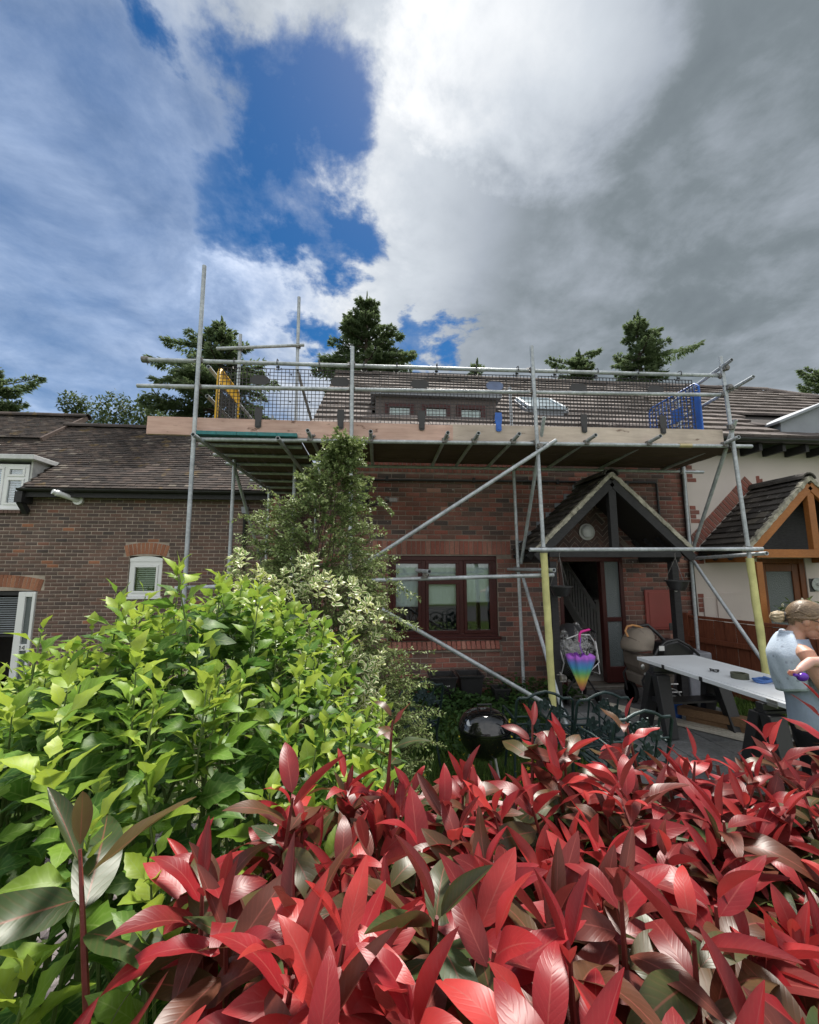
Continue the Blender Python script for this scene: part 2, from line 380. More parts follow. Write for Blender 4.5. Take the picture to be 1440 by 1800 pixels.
M_BLACK = plain('black_paint', (0.018, 0.018, 0.020), 0.45, 0, 0.3, 12, 0.1)
M_BLACKT = wood('black_stained_timber', (0.018, 0.018, 0.020), (0.045, 0.044, 0.046), 0.6, (2, 2, 9), 7, 0.4)
M_BPLAST = plain('black_plastic', (0.022, 0.022, 0.024), 0.4, 0, 0.2, 20, 0.05)
M_WHITE = plain('white_upvc', (0.78, 0.79, 0.80), 0.35, 0, 0.04, 3, 0.02)
M_WPAINT = plain('white_paint', (0.62, 0.62, 0.60), 0.5, 0, 0.06, 3, 0.05)
M_MAROON = wood('rosewood_frame', (0.040, 0.010, 0.010), (0.075, 0.018, 0.016), 0.32, (3, 3, 12), 9, 0.1)
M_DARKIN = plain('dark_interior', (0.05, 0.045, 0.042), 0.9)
M_BLIND = plain('roller_blind', (0.82, 0.84, 0.82), 0.8, 0, 0.06, 2.2, 0.05)
M_LEAD = plain('lead_sheet', (0.25, 0.27, 0.30), 0.6, 0.2, 0.15, 3, 0.1)
M_OAK = wood('orange_stained_timber', (0.27, 0.095, 0.025), (0.42, 0.17, 0.05), 0.5, (3, 3, 14), 8, 0.2)
M_OAKD = wood('brown_door_timber', (0.14, 0.045, 0.018), (0.24, 0.085, 0.03), 0.45, (10, 10, 1), 8, 0.2)
M_FENCE = wood('red_brown_fence', (0.10, 0.030, 0.016), (0.20, 0.062, 0.030), 0.75, (9, 9, 1), 5, 0.4)
M_METER = plain('red_meter_box', (0.27, 0.060, 0.050), 0.5, 0, 0.12, 3, 0.05)
def glass(name, tint=(0.9, 0.95, 0.95), refl=0.0):
    k = NB(name); tr = k.n('ShaderNodeBsdfTransparent'); tr.inputs[0].default_value = (*tint, 1)
    gl = k.n('ShaderNodeBsdfGlossy'); gl.inputs['Roughness'].default_value = 0.03; gl.inputs['Color'].default_value = (1, 1, 1, 1)
    fr = k.n('ShaderNodeFresnel'); fr.inputs[0].default_value = 1.5
    m = k.n('ShaderNodeMixShader'); k.l(k.math('ADD', k.math('MULTIPLY', fr.outputs[0], 1.25), refl, True), m.inputs[0]); k.l(tr.outputs[0], m.inputs[1]); k.l(gl.outputs[0], m.inputs[2])
    k.l(m.outputs[0], k.out.inputs[0]); return k.m
M_SKYL = plain('sky_reflection_pane', (.24, .30, .33), .2, 0, .1, 2, 0)  # roof light pane: sky reflection painted into the opaque colour
M_GLASS = glass('window_glass', refl=0.03)
k = NB('obscured_glass'); vo = k.n('ShaderNodeTexVoronoi'); vo.inputs['Scale'].default_value = 70; k.l(k.pos(), vo.inputs['Vector'])
k.set(Base_Color=(0.10, 0.12, 0.125), Roughness=0.18, Specular_IOR_Level=0.7); k.bump(vo.outputs['Distance'], 0.5, 0.01); M_OBSC = k.m
# galvanised steel: mottled spangle, dull streaks, rust freckles
k = NB('galvanised_steel'); n1 = k.noise(28, 5, 0.6); n2 = k.noise(5, 5, 0.6); n3 = k.noise(11, 5, 0.7)
c = k.ramp(n1, [(0.3, (0.38, 0.415, 0.445)), (0.7, (0.60, 0.64, 0.67))]); c = k.mix(1.0, c, k.ramp(n2, [(0.3, (0.62,)*3), (0.7, (1.1,)*3)]), 'MULTIPLY')
c = k.mix(k.ramp(n3, [(0.66, (0,)*3), (0.76, (0.75,)*3)]), c, (0.17, 0.10, 0.06))
n5 = k.noise(3.5, 6, .7, sc=(1, 1, .35)); c = k.mix(k.ramp(n5, [(.60, (0,)*3), (.68, (.55,)*3)]), c, (.50, .48, .44))
k.set(Base_Color=c, Metallic=0.3, Roughness=k.ramp(n2, [(0.3, (0.34,)*3), (0.7, (0.6,)*3)])); k.bump(n1, 0.15, 0.002); M_STEEL = k.m
M_COUP = plain('coupler_steel', (0.20, 0.19, 0.18), 0.5, 0.6, 0.35, 30, 0.2)
M_SPLANK = wood('scaffold_plank', (0.080, 0.054, 0.042), (0.15, 0.102, 0.080), 0.85, (1, 10, 10), 5, 0.5)
M_SPLANKY = wood('scaffold_plank_lengthwise', (0.080, 0.054, 0.042), (0.15, 0.102, 0.080), 0.85, (10, 1, 10), 5, 0.5)
M_TOE1 = wood('reddish_toe_board', (0.50, 0.315, 0.26), (0.68, 0.475, 0.40), 0.8, (1, 14, 9), 3.5, 0.4, .8)
M_TOE2 = wood('grey_toe_board', (0.50, 0.41, 0.345), (0.66, 0.56, 0.48), 0.8, (1, 14, 9), 3.5, 0.4, .7)
M_TEAL = plain('teal_paint', (0.030, 0.19, 0.20), 0.6, 0, 0.3, 14, 0.2)
M_YFOAM = plain('yellow_foam', (0.60, 0.58, 0.26), 0.85, 0, 0.22, 5, 0.6, 0.1)
M_MESH = plain('black_guard_plastic', (0.035, 0.034, 0.036), 0.5, 0, 0.2, 20, 0)
M_YPL = plain('yellow_guard_plastic', (0.72, 0.42, 0.02), 0.5, 0, 0.15, 9, 0.05)
M_BPL = plain('blue_guard_plastic', (0.030, 0.13, 0.50), 0.5, 0, 0.2, 9, 0.05)

# ------------------------------------------------------------------ ground
def ground_z(x, y):
    t = max(0.0, min(1.0, (-x-2.4)/1.6)); u = max(0.0, min(1.0, (y-2.0)/3.0)); t = t*t*(3-2*t)
    return -0.6*t*u
def sheet(name, xs, ys, zf, mat):
    b = MB(); nx = len(xs); b.v = [(x, y, zf(x, y)) for y in ys for x in xs]
    b.f = [(j*nx+i, j*nx+i+1, (j+1)*nx+i+1, (j+1)*nx+i) for j in range(len(ys)-1) for i in range(nx-1)]
    return b.build(name, mat, None, True, autos=False)
k = NB('lawn_soil'); n1 = k.noise(2.2, 6, 0.65); n2 = k.noise(40, 5, 0.7)
c = k.ramp(n1, [(0.3, (0.045, 0.070, 0.020)), (0.55, (0.075, 0.115, 0.028)), (0.75, (0.10, 0.085, 0.045))])
c = k.mix(1.0, c, k.ramp(n2, [(0.25, (0.5,)*3), (0.75, (1.35,)*3)]), 'MULTIPLY'); k.set(Base_Color=c, Roughness=0.95, Specular_IOR_Level=0.1); k.bump(n2, 0.8, 0.03); M_LAWN = k.m
gx = [-900, -300, -100, -40, -20, -12] + [-9+0.4*i for i in range(48)] + [12, 16, 24, 40, 100, 300, 900]
gy = [-900, -300, -100, -40, -15, -6, -3] + [-2+0.4*i for i in range(36)] + [14, 18, 26, 40, 80, 200, 900]
tag(sheet('ground', gx, gy, ground_z, M_LAWN), 'grassy garden ground around the houses', kind='structure')
M_GRAVEL = toned('slate_chippings', [(0, (0.10, 0.085, 0.09)), (0.6, (0.19, 0.165, 0.165)), (1, (0.30, 0.27, 0.26))], 0.85, 60, 0.5, 0.3)
ch = Proto([(-1, -1, 0), (1, -1, 0), (0.8, 1, 0), (-1, 0.8, 0), (-.6, -.5, 1), (.7, -.4, .8), (.2, .6, 1)], [(0, 1, 5, 4), (1, 2, 6, 5), (2, 3, 6), (3, 0, 4, 6), (4, 5, 6)])
ins = []
for i in range(5200):
    x = RNG.uniform(-3.2, -0.75); y = RNG.uniform(1.1, 3.6); s = RNG.uniform(0.010, 0.026)
    ins.append((0, TRS((x, y, ground_z(x, y)+0.002), (RNG.uniform(-.4, .4), RNG.uniform(-.4, .4), RNG.uniform(0, 6.28)), (s*1.4, s, s*0.7)), RNG.uniform(0, 1)))
o = join_pieces('slate_chippings', [ch], ins, M_GRAVEL, None); tag(o, 'grey slate chippings covering the bed below the green shrub', 'gravel', kind='stuff')

# patio of grey slabs
M_SLAB = toned('patio_slab', [(0, (0.13, 0.135, 0.14)), (0.5, (0.20, 0.205, 0.21)), (1, (0.29, 0.285, 0.27))], 0.75, 26, 0.5, 0.4, 2.0)
pb = MB().box(2.15, 4.62, 2.9, 6.36, -0.06, 0.010).build('patio', plain('patio_bed', (0.09, 0.085, 0.075), 0.95), None)
tag(pb, 'grey slab patio in front of the open door', kind='structure')
def chamf(w, h, d, c):                              # block: front face at +z, w by h, chamfer c, depth d, centred
    a, b = w/2, h/2
    v = [(-a, -b, -d), (a, -b, -d), (a, b, -d), (-a, b, -d), (-a, -b, -c), (a, -b, -c), (a, b, -c), (-a, b, -c), (-a+c, -b+c, 0), (a-c, -b+c, 0), (a-c, b-c, 0), (-a+c, b-c, 0)]
    f = [(8, 9, 10, 11)] + [(4+k, 4+(k+1) % 4, 8+(k+1) % 4, 8+k) for k in range(4)] + [(k, (k+1) % 4, 4+(k+1) % 4, 4+k) for k in range(4)]
    return Proto(v, f)
ins = []
for j in range(7):
    for i in range(5):
        x = 2.18+0.49*i+0.2425; y = 2.92+0.49*j+0.2425
        ins.append((0, TRS((x, y, 0.036+random.uniform(-.004, .004)), (random.uniform(-.006, .006), random.uniform(-.006, .006), random.uniform(-.01, .01))), random.random()))
pieces('paving_slab', [chamf(0.478, 0.478, 0.03, 0.006)], ins, M_SLAB, pb)

# ------------------------------------------------------------------ brickwork
BR = {}
def brick_run(x0, x1, z0, z1, openings, Yf, tone_fn, course=0.075, bl=0.225, lap=0.5, jitter=0.002):
    """bricks (stretcher bond) on a wall plane facing -Y; returns protos/instances"""
    ins = []; n = int(round((z1-z0)/course))
    for r in range(n):
        zc = z0 + course*(r+0.5); off = (bl*lap if r % 2 else 0.0)
        x = x0 - off
        while x < x1:
            a, b = max(x, x0), min(x+bl, x1)
            segs = [(a, b)]
            for (ox0, ox1, oz0, oz1) in openings:
                if zc+course*0.35 > oz0 and zc-course*0.35 < oz1:
                    ns = []
                    for (p, q) in segs:
                        if q <= ox0 or p >= ox1: ns.append((p, q)); continue
                        if p < ox0: ns.append((p, ox0))
                        if q > ox1: ns.append((ox1, q))
                    segs = ns
            for (p, q) in segs:
                if q-p > 0.04:
                    w = round((q-p-0.010)*200)/200.0
                    ins.append((w, 0.065, (p+q)/2, zc, Yf, tone_fn((p+q)/2, zc)))
            x += bl
    return ins
def soldiers(x0, x1, z0, z1, Yf, tone_fn, w=0.075):
    n = int(round((x1-x0)/w)); w = (x1-x0)/n
    return [(round((w-0.010)*500)/500.0, z1-z0-0.01, x0+w*(i+.5), (z0+z1)/2, Yf, tone_fn(0, 0)) for i in range(n)]
def lay(ins, mat, parent, nmax=300, name='brick', score=None, depth=0.03):
    keys = {}; pr = []; out = []
    for (w, h, x, z, y, t) in ins:
        k_ = (w, round(h, 4), depth)
        if k_ not in keys: keys[k_] = len(pr); pr.append(BR.setdefault(k_, chamf(w, h, depth, 0.0035)))
        M = frame((x, y+random.uniform(-.002, .002), z+random.uniform(-.0012, .0012)), (1, 0, 0), (0, 0, 1), (0, -1, 0))
        out.append((keys[k_], M, t))
    if nmax == 0: join_pieces(name + 'work', pr, out, mat, parent)
    else: pieces(name, pr, out, mat, parent, nmax, score, rest='brickwork')
def wall_boxes(b, x0, x1, z0, z1, openings, y0, y1):
    xs = sorted({x0, x1, *[v for o in openings for v in o[:2] if x0 < v < x1]}); zs = sorted({z0, z1, *[v for o in openings for v in o[2:] if z0 < v < z1]})
    for i in range(len(xs)-1):
        run = None
        for j in range(len(zs)):
            solid = j < len(zs)-1 and not any(o[0] <= (xs[i]+xs[i+1])/2 <= o[1] and o[2] <= (zs[j]+zs[j+1])/2 <= o[3] for o in openings)
            if solid and run is None: run = zs[j]
            if not solid and run is not None: b.box(xs[i], xs[i+1], y0, y1, run, zs[j]); run = None
    return b
def clus(p=0.5, s=0.28):
    return lambda x, z: float(np.clip(random.gauss(p, s), 0, 1))

# ------------------------------------------------------------------ roofs
def roof_tiles(x0, x1, e, r, gauge, width, th, mat, parent, nmax, hipx=None, skip=None, name='tile', lift=0.0, jit=1.0):
    """tiles from the eaves line e=(y,z) up to the ridge r=(y,z), courses along x"""
    e = Vector((0, *e)); r = Vector((0, *r)); L = (r-e).length; d = (r-e)/L; nrm = Vector((0, -d.z, d.y))
    n = int(L/gauge); gauge = L/n; ins = []
    v = [(-.5, -.5, 0), (.5, -.5, 0), (.5, .5, 0), (-.5, .5, 0), (-.5, -.5, 1), (.5, -.5, 1), (.5, .5, 1), (-.5, .5, 1)]
    P = Proto(v, [(0, 3, 2, 1), (4, 5, 6, 7), (0, 1, 5, 4), (1, 2, 6, 5), (2, 3, 7, 6), (3, 0, 4, 7)])
    tl = gauge*1.22; til = th*0.85/gauge
    for j in range(n):
        xa = x0 - (width/2 if j % 2 else 0)
        while xa < x1-0.01:
            a, b = max(xa, x0), min(xa+width, x1)
            xm = (a+b)/2; s = (j+0.5)*gauge
            if b-a > 0.05 and not (hipx and hipx(xm, s/L)) and not (skip and skip(xm, s)):
                dd = (d - nrm*til*random.uniform(0.9, 1.15)).normalized(); nn = Vector((0, -dd.z, dd.y))
                t = random.gauss(0, 0.010)*jit; xx = Vector((math.cos(t), 0, 0)) + nn*math.sin(t); yy = nn.cross(xx)
                pos = e + d*(s+gauge*0.06) + nrm*(th*0.5+lift+random.uniform(0, .004)*jit); pos.x = xm
                ins.append((0, frame(pos, xx, yy, xx.cross(yy), (b-a-0.004, tl, th)), float(np.clip(random.gauss(.5, .25), 0, 1))))
            xa += width
    pieces(name, [P], ins, mat, parent, nmax, lambda it: -it[1][1, 3], rest='roof_tiles')
def slab(b, x0, x1, e, r, th):
    e = Vector((0, *e)); r = Vector((0, *r)); d = (r-e).normalized(); n = Vector((0, -d.z, d.y))*th
    vs = []
    for x in (x0, x1):
        for p in (e, r, r-n, e-n): vs.append((x, p.y, p.z))
    return b.add(vs, [(0, 1, 2, 3), (7, 6, 5, 4), (0, 4, 5, 1), (1, 5, 6, 2), (2, 6, 7, 3), (3, 7, 4, 0)])
def ridge_tiles(p0, p1, mat, parent, r=0.12, L=0.42):
    p0, p1 = Vector(p0), Vector(p1); d = (p1-p0); n = max(1, int(d.length/L)); u = d.normalized(); s = u.cross(Vector((0, 0, 1))).normalized(); up = s.cross(u)
    for i in range(n):
        a = p0+d*(i/n)-u*0.01; c = p0+d*((i+1)/n)+u*0.012; b = MB(); k_ = 7; vs = []
        rr = r*random.uniform(.97, 1.04); lift = up*random.uniform(0, .008)
        for q in (a, c):
            for rad in (rr, rr-0.02):
                vs += [q+lift+(s*math.cos(math.pi*t/k_)*rad*1.15+up*(math.sin(math.pi*t/k_)*rad-0.03)) for t in range(k_+1)]
        m = k_+1; fs = []
        for t in range(k_): fs += [(t, t+1, 2*m+t+1, 2*m+t), (m+t, 3*m+t, 3*m+t+1, m+t+1), (t, m+t, m+t+1, t+1), (2*m+t, 2*m+t+1, 3*m+t+1, 3*m+t)]
        fs += [(0, 2*m, 3*m, m), (k_, m+k_, 3*m+k_, 2*m+k_)]
        b.add(vs, fs).build('ridge_tile', mat, parent, tone=random.uniform(.2, .8))
def gutter(name, x0, x1, y, z, mat, parent, r=0.06):
    b = MB(); pts = [(math.cos(math.pi+math.pi*t/8)*r, math.sin(math.pi+math.pi*t/8)*r) for t in range(9)]
    inn = [(a*0.88, c*0.88) for a, c in pts[::-1]]; poly = pts+inn; n = len(poly)
    vs = [(x, y+a, z+c) for x in (x0, x1) for a, c in poly]
    b.add(vs, [(i, (i+1) % n, n+(i+1) % n, n+i) for i in range(n)] + [tuple(range(n))[::-1], tuple(range(n, 2*n))])
    nj = max(1, int((x1-x0)/2.0))
    for i in range(nj+1):
        x = min(max(x0+0.05, x0+(x1-x0)*i/nj), x1-0.05)
        vs = [(xx, y+a*1.1, z+c*1.1) for xx in (x-0.03, x+0.03) for a, c in poly]
        b.add(vs, [(i_, (i_+1) % n, n+(i_+1) % n, n+i_) for i_ in range(n)] + [tuple(range(n))[::-1], tuple(range(n, 2*n))])
    return b.build(name, mat, parent)
def window(parent, x0, x1, z0, z1, yf, fm, lights, gm, fw=0.06, dep=0.07, fan=(), name='window', sill=None, mull=0.06):
    """casement window: outer frame, mullions, sashes and one pane for each light; lights = list of x breaks"""
    w = pempty(name, parent); b = MB()
    b.box(x0, x1, yf, yf+dep, z0, z0+fw); b.box(x0, x1, yf, yf+dep, z1-fw, z1)
    b.box(x0, x0+fw, yf, yf+dep, z0+fw, z1-fw); b.box(x1-fw, x1, yf, yf+dep, z0+fw, z1-fw)
    br_ = [x0+fw] + list(lights) + [x1-fw]
    for m in lights: b.box(m-mull/2, m+mull/2, yf+0.002, yf+dep, z0+fw, z1-fw)
    b.build('frame', fm, w, bevel=0.006)
    for i in range(len(br_)-1):
        a = br_[i]+(mull/2 if i else 0); c = br_[i+1]-(mull/2 if i < len(br_)-2 else 0); lo = z0+fw; hi = z1-fw
        segs = [(lo, hi)]
        if i in fan: zm = hi-(hi-lo)*0.27; segs = [(lo, zm-0.02), (zm+0.02, hi)]; MB().box(a, c, yf+0.004, yf+dep, zm-0.02, zm+0.02).build('transom_bar', fm, w)
        for (p, q) in segs:
            sb = MB(); sw = fw*0.62; y0, y1 = yf-0.014, yf+0.03
            sb.box(a, c, y0, y1, p, p+sw); sb.box(a, c, y0, y1, q-sw, q); sb.box(a, a+sw, y0, y1, p+sw, q-sw); sb.box(c-sw, c, y0, y1, p+sw, q-sw)
            sb.build('sash', fm, w, bevel=0.005)
            MB().box(a+sw*0.8, c-sw*0.8, yf+0.012, yf+0.018, p+sw*0.8, q-sw*0.8).build('pane', gm, w)
    if sill: MB().box(x0-0.05, x1+0.05, yf-0.05, yf+dep, z0-sill, z0-0.002).build('sill', fm, w, bevel=0.006)
    return w
# ------------------------------------------------------------------ the brick house behind the scaffold
WY = 6.4
HX0, HX1 = -0.85, 5.28
mh = thing('brick_house', 'dark red brick house with maroon window and open door behind the scaffolding', 'house', (2.2, WY, 0))
WIN = (0.23, 1.95, 0.80, 2.07); DOOR = (2.96, 4.04, 0.06, 2.06)
b = MB(); wall_boxes(b, HX0, HX1, -0.3, 3.92, [WIN, DOOR], WY+0.005, WY+0.26)
b.box(HX0, HX0+0.25, WY+0.262, 12.6, -0.3, 3.9)
b.add([(HX0, 6.3, 3.9), (HX0, 12.7, 3.9), (HX0, 9.5, 6.42), (HX0+.25, 6.3, 3.9), (HX0+.25, 12.7, 3.9), (HX0+.25, 9.5, 6.42)], [(0, 2, 1), (3, 4, 5), (0, 3, 5, 2), (2, 5, 4, 1), (1, 4, 3, 0)])
wall = b.build('wall', M_MORTAR, mh)
SOL = (-0.02, 2.18, 2.085, 2.305); SIL = (0.22, 1.97, 0.61, 0.80); TOP = (-0.3, 2.6, 3.40, 3.62)
ins = brick_run(HX0, HX1, 0.0, 3.9, [WIN, DOOR, SOL, SIL, TOP], WY, clus(.42, .26))
lay(ins, M_BRICK, wall, 260, score=lambda it: -abs(it[1][0, 3]-2.0)-abs(it[1][2, 3]-1.2)*1.2)
lay(soldiers(*SOL, WY-0.004, clus(.86, .07)), M_BRICK, wall, 40)
lay(soldiers(*TOP, WY-0.004, clus(.84, .07)), M_BRICK, wall, 0)
# brick-on-edge sill, sloped and proud of the wall
sl_ = pempty('window_sill', mh); P = chamf(0.064, 0.13, 0.09, 0.006); ins = []
for i in range(23):
    M = TRS((0.255+0.0755*i, WY-0.045, 0.715), (R(90-24), 0, 0)); ins.append((0, M, random.uniform(.7, .95)))
pieces('brick', [P], ins, M_BRICK, sl_)
MB().box(0.20, 1.99, WY-0.036, WY+0.05, 0.615, 0.70).build('mortar_bed', M_MORTAR, sl_)
wn_ = window(mh, WIN[0], WIN[1], WIN[2]+0.004, WIN[3]-0.004, WY+0.03, M_MAROON, [0.78, 1.38], M_GLASS, 0.075, 0.08, fan=(1,), mull=0.075)
MB().box(WIN[0]-0.0, WIN[1]+0.03, WY-0.045, WY+0.03, WIN[2]-0.012, WIN[2]+0.03).build('sill_board', M_MAROON, wn_, bevel=0.005)
for a, c, zb in ((0.31, 0.75, 1.30), (0.82, 1.35, 1.33), (1.42, 1.87, 1.36)):
    bb = MB(); n = 24
    bb.v = [(a+(c-a)*i/n, WY+0.125+0.004*math.sin(i*1.1), z) for z in (zb, 2.02) for i in range(n+1)]; bb.f = [(i, i+1, n+2+i, n+1+i) for i in range(n)]
    bb.build('roller_blind', M_BLIND, wn_, True, autos=False); MB().box(a, c, WY+0.12, WY+0.133, zb-0.02, zb).build('blind_rail', M_WPAINT, wn_)
# rooms: closed dark shells behind the openings
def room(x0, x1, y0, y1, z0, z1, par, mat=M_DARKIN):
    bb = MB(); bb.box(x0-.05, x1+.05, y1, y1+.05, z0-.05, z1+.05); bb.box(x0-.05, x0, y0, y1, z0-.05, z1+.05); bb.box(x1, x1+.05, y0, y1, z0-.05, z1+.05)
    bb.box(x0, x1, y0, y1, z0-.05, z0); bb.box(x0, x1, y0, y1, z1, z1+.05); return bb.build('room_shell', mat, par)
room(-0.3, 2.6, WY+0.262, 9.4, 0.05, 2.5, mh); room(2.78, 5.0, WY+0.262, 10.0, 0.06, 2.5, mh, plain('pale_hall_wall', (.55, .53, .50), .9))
bb = MB(); bb.box(0.25, 1.9, 7.2, 7.8, 0.05, 0.85); bb.box(0.9, 1.3, 7.3, 7.5, 0.85, 1.15); bb.build('sideboard', plain('dark_furniture', (0.06, 0.04, 0.03), 0.6), mh)
# doorway: frame, white open leaf, stair, threshold
dr = pempty('doorway', mh); b = MB()
b.box(DOOR[0], DOOR[0]+0.06, WY-0.01, WY+0.1, 0.06, 2.06); b.box(DOOR[1]-0.06, DOOR[1], WY-0.01, WY+0.1, 0.06, 2.06); b.box(DOOR[0]+.06, DOOR[1]-.06, WY-0.01, WY+0.1, 1.98, 2.06)
b.box(3.66, 3.73, WY-0.008, WY+0.1, 0.1, 1.98); b.box(3.73, 3.98, WY, WY+0.09, 0.1, 0.34); b.box(3.73, 3.98, WY, WY+0.09, 1.03, 1.10)
b.build('door_frame', M_MAROON, dr, bevel=0.006)
MB().box(3.73, 3.98, WY+0.03, WY+0.04, 0.34, 1.03).build('side_light', M_OBSC, dr); MB().box(3.73, 3.98, WY+0.03, WY+0.04, 1.10, 1.98).build('side_light', M_OBSC, dr)
lf = MB(); lf.box(3.02, 3.065, WY+0.11, WY+0.86, 0.09, 1.97)
for z0, z1 in ((0.22, 0.75), (0.95, 1.25), (1.38, 1.85)):
    lf.box(3.065, 3.072, WY+0.2, WY+0.44, z0, z1); lf.box(3.065, 3.072, WY+0.53, WY+0.77, z0, z1)
lf = lf.build('door_leaf', M_WPAINT, dr, bevel=0.004)
MB().box(3.064, 3.080, WY+0.4, WY+0.62, 0.82, 0.88).build('letter_plate', M_BLACK, lf)
MB().box(2.94, 4.06, WY-0.14, WY+0.10, 0.0, 0.075).build('threshold', plain('worn_step', (0.16, 0.14, 0.12), 0.8, 0, .3), dr, bevel=0.01)
MB().box(3.05, 3.98, WY-0.145, WY-0.10, 0.077, 0.092).build('threshold_strip', plain('aluminium_strip', (0.55, 0.53, 0.48), 0.35, 0.7), dr)
st = pempty('staircase', mh); b = MB()
for i in range(10): b.box(4.17, 4.9, 7.55+0.24*i, 7.55+0.24*(i+1), 0.06, 0.25+0.19*i)
b.build('step', plain('stair_carpet', (0.10, 0.09, 0.085), 0.95), st)
b = MB(); b.bar((4.12, 7.40, 1.10), (4.12, 9.2, 2.48), 0.05, 0.07); b.bar((4.12, 7.40, 0.28), (4.12, 9.6, 1.97), 0.05, 0.22); b.build('handrail', M_WPAINT, st)
for i in range(15): t = (i+0.7)/16; MB().box(4.105, 4.135, 7.4+1.8*t-.015, 7.4+1.8*t+.015, 0.34+1.38*t, 1.08+1.38*t).build('baluster', M_WPAINT, st)
b = MB(); b.box(4.07, 4.17, 7.24, 7.34, 0.06, 1.26); b.box(4.055, 4.185, 7.225, 7.355, 1.26, 1.30); b.build('newel_post', M_WPAINT, st, bevel=0.006)
# meter box, pipes, lamp, bell
b = MB(); b.box(4.36, 4.82, WY-0.05, WY-0.012, 0.90, 1.53); b.build('meter_box', M_METER, mh, bevel=0.012, label='red meter cupboard on the brick wall right of the door')
MB().box(4.41, 4.77, WY-0.060, WY-0.05, 0.94, 1.49).build('meter_box_door', M_METER, mh, bevel=0.006)
MB().tube([(5.20, WY-0.05, 0), (5.20, WY-0.05, 3.55), (5.20, WY-0.22, 3.78), (5.20, WY-0.34, 3.92)], 0.036, 12).build('downpipe', M_BLACK, mh, True)
MB().tube([(-0.16, WY-0.03, 3.26), (4.70, WY-0.03, 3.30), (4.72, WY-0.03, 3.27), (4.73, WY-0.03, 2.72)], 0.018, 8).build('waste_pipe', M_BLACK, mh, True)
for x in (0.2, 1.6, 3.0, 4.2): MB().box(x-.02, x+.02, WY-0.05, WY-.004, 3.245, 3.32).build('pipe_clip', M_BLACK, mh)
# roof
EV, RG = (6.02, 3.98), (9.5, 6.48)
rf = slab(MB(), HX0-0.08, HX1, EV, RG, 0.08); slab(rf, HX0-0.08, HX1, (12.98, 3.98), RG, -0.08); rf = rf.build('roof', M_UNDER, mh)
def dslope(y): return EV[1]+(y-EV[0])*(RG[1]-EV[1])/(RG[0]-EV[0])
def skip_main(x, s):
    y = EV[0]+s*(RG[0]-EV[0])/4.285
    return (-0.02 < x < 2.10 and 6.60 < y < 8.0) or (2.72 < x < 3.5 and 6.75 < y < 7.55)
roof_tiles(HX0-0.1, HX1-0.004, EV, RG, 0.305, 0.30, 0.044, M_TILE, rf, 300, skip=skip_main)
ridge_tiles((HX0-0.1, 9.5, 6.52), (HX1, 9.5, 6.52), M_TILE, rf)
gutter('gutter', HX0-0.05, HX1, 5.97, 3.98, M_BLACK, mh)
MB().box(HX0-0.08, HX1, 6.03, 6.05, 3.80, 3.96).build('fascia_board', M_BLACKT, mh); MB().box(HX0-0.08, HX1, 6.052, WY+0.006, 3.80, 3.815).build('soffit', M_BLACKT, mh)
# long dormer with three windows
dm = pempty('dormer', mh); DY = 6.62
b = MB(); b.box(0.0, 2.08, DY, DY+0.05, 4.22, 4.75); b.box(0.0, 0.05, DY+.05, 8.0, 4.22, 4.75); b.box(2.03, 2.08, DY+.05, 8.0, 4.22, 4.75); b.build('dormer_cheek', toned('tile_hung_brown', [(0, (.11, .09, .085)), (1, (.19, .16, .15))]), dm, tone=0.5)
MB().box(-0.08, 2.16, DY-0.10, 8.1, 4.752, 4.83).build('dormer_roof', M_LEAD, dm, bevel=0.01)
for a in (0.16, 0.78, 1.38):
    window(dm, a, a+0.50, 4.24, 4.64, DY-0.035, M_MAROON, [], M_GLASS, 0.05, 0.034)
    MB().box(a+.05, a+.45, DY-0.008, DY-0.004, 4.28, 4.60).build('net_curtain', plain('pale_curtain', (0.55, 0.62, 0.60), 0.8), dm)
# roof light propped open
vl = pempty('roof_light', mh); c0 = Vector((3.1, 6.85, dslope(6.85)+0.07)); sv = Vector((0, RG[0]-EV[0], RG[1]-EV[1])).normalized()
b = MB(); b.bar(c0+Vector((-.36, 0, 0)), c0+Vector((-.36, 0, 0))+sv*.8, .06, .1); b.bar(c0+Vector((.36, 0, 0)), c0+Vector((.36, 0, 0))+sv*.8, .06, .1); b.bar(c0+Vector((-.33, 0, 0)), c0+Vector((.33, 0, 0)), .06, .1); b.bar(c0+sv*.8+Vector((-.33, 0, 0)), c0+sv*.8+Vector((.33, 0, 0)), .06, .1)
b.build('roof_light_frame', M_LEAD, vl)
b = MB(); n_ = Vector((0, -sv.z, sv.y)); p0 = c0+n_*.09; p1 = c0+sv*.8+n_*.07
for q in (-.33, .33): b.bar(p0+Vector((q, 0, 0)), p1+Vector((q, 0, 0)), .06, .05)
b.bar(p0+Vector((-.3, 0, 0)), p0+Vector((.3, 0, 0)), .06, .05); b.bar(p1+Vector((-.3, 0, 0)), p1+Vector((.3, 0, 0)), .06, .05); b.build('roof_light_sash', plain('pale_blue_grey', (0.42, 0.50, 0.56), 0.4), vl)
b = MB(); b.bar(p0+(p1-p0)*.05, p1-(p1-p0)*.05, .60, .012, n_); b.build('pane', M_SKYL, vl)

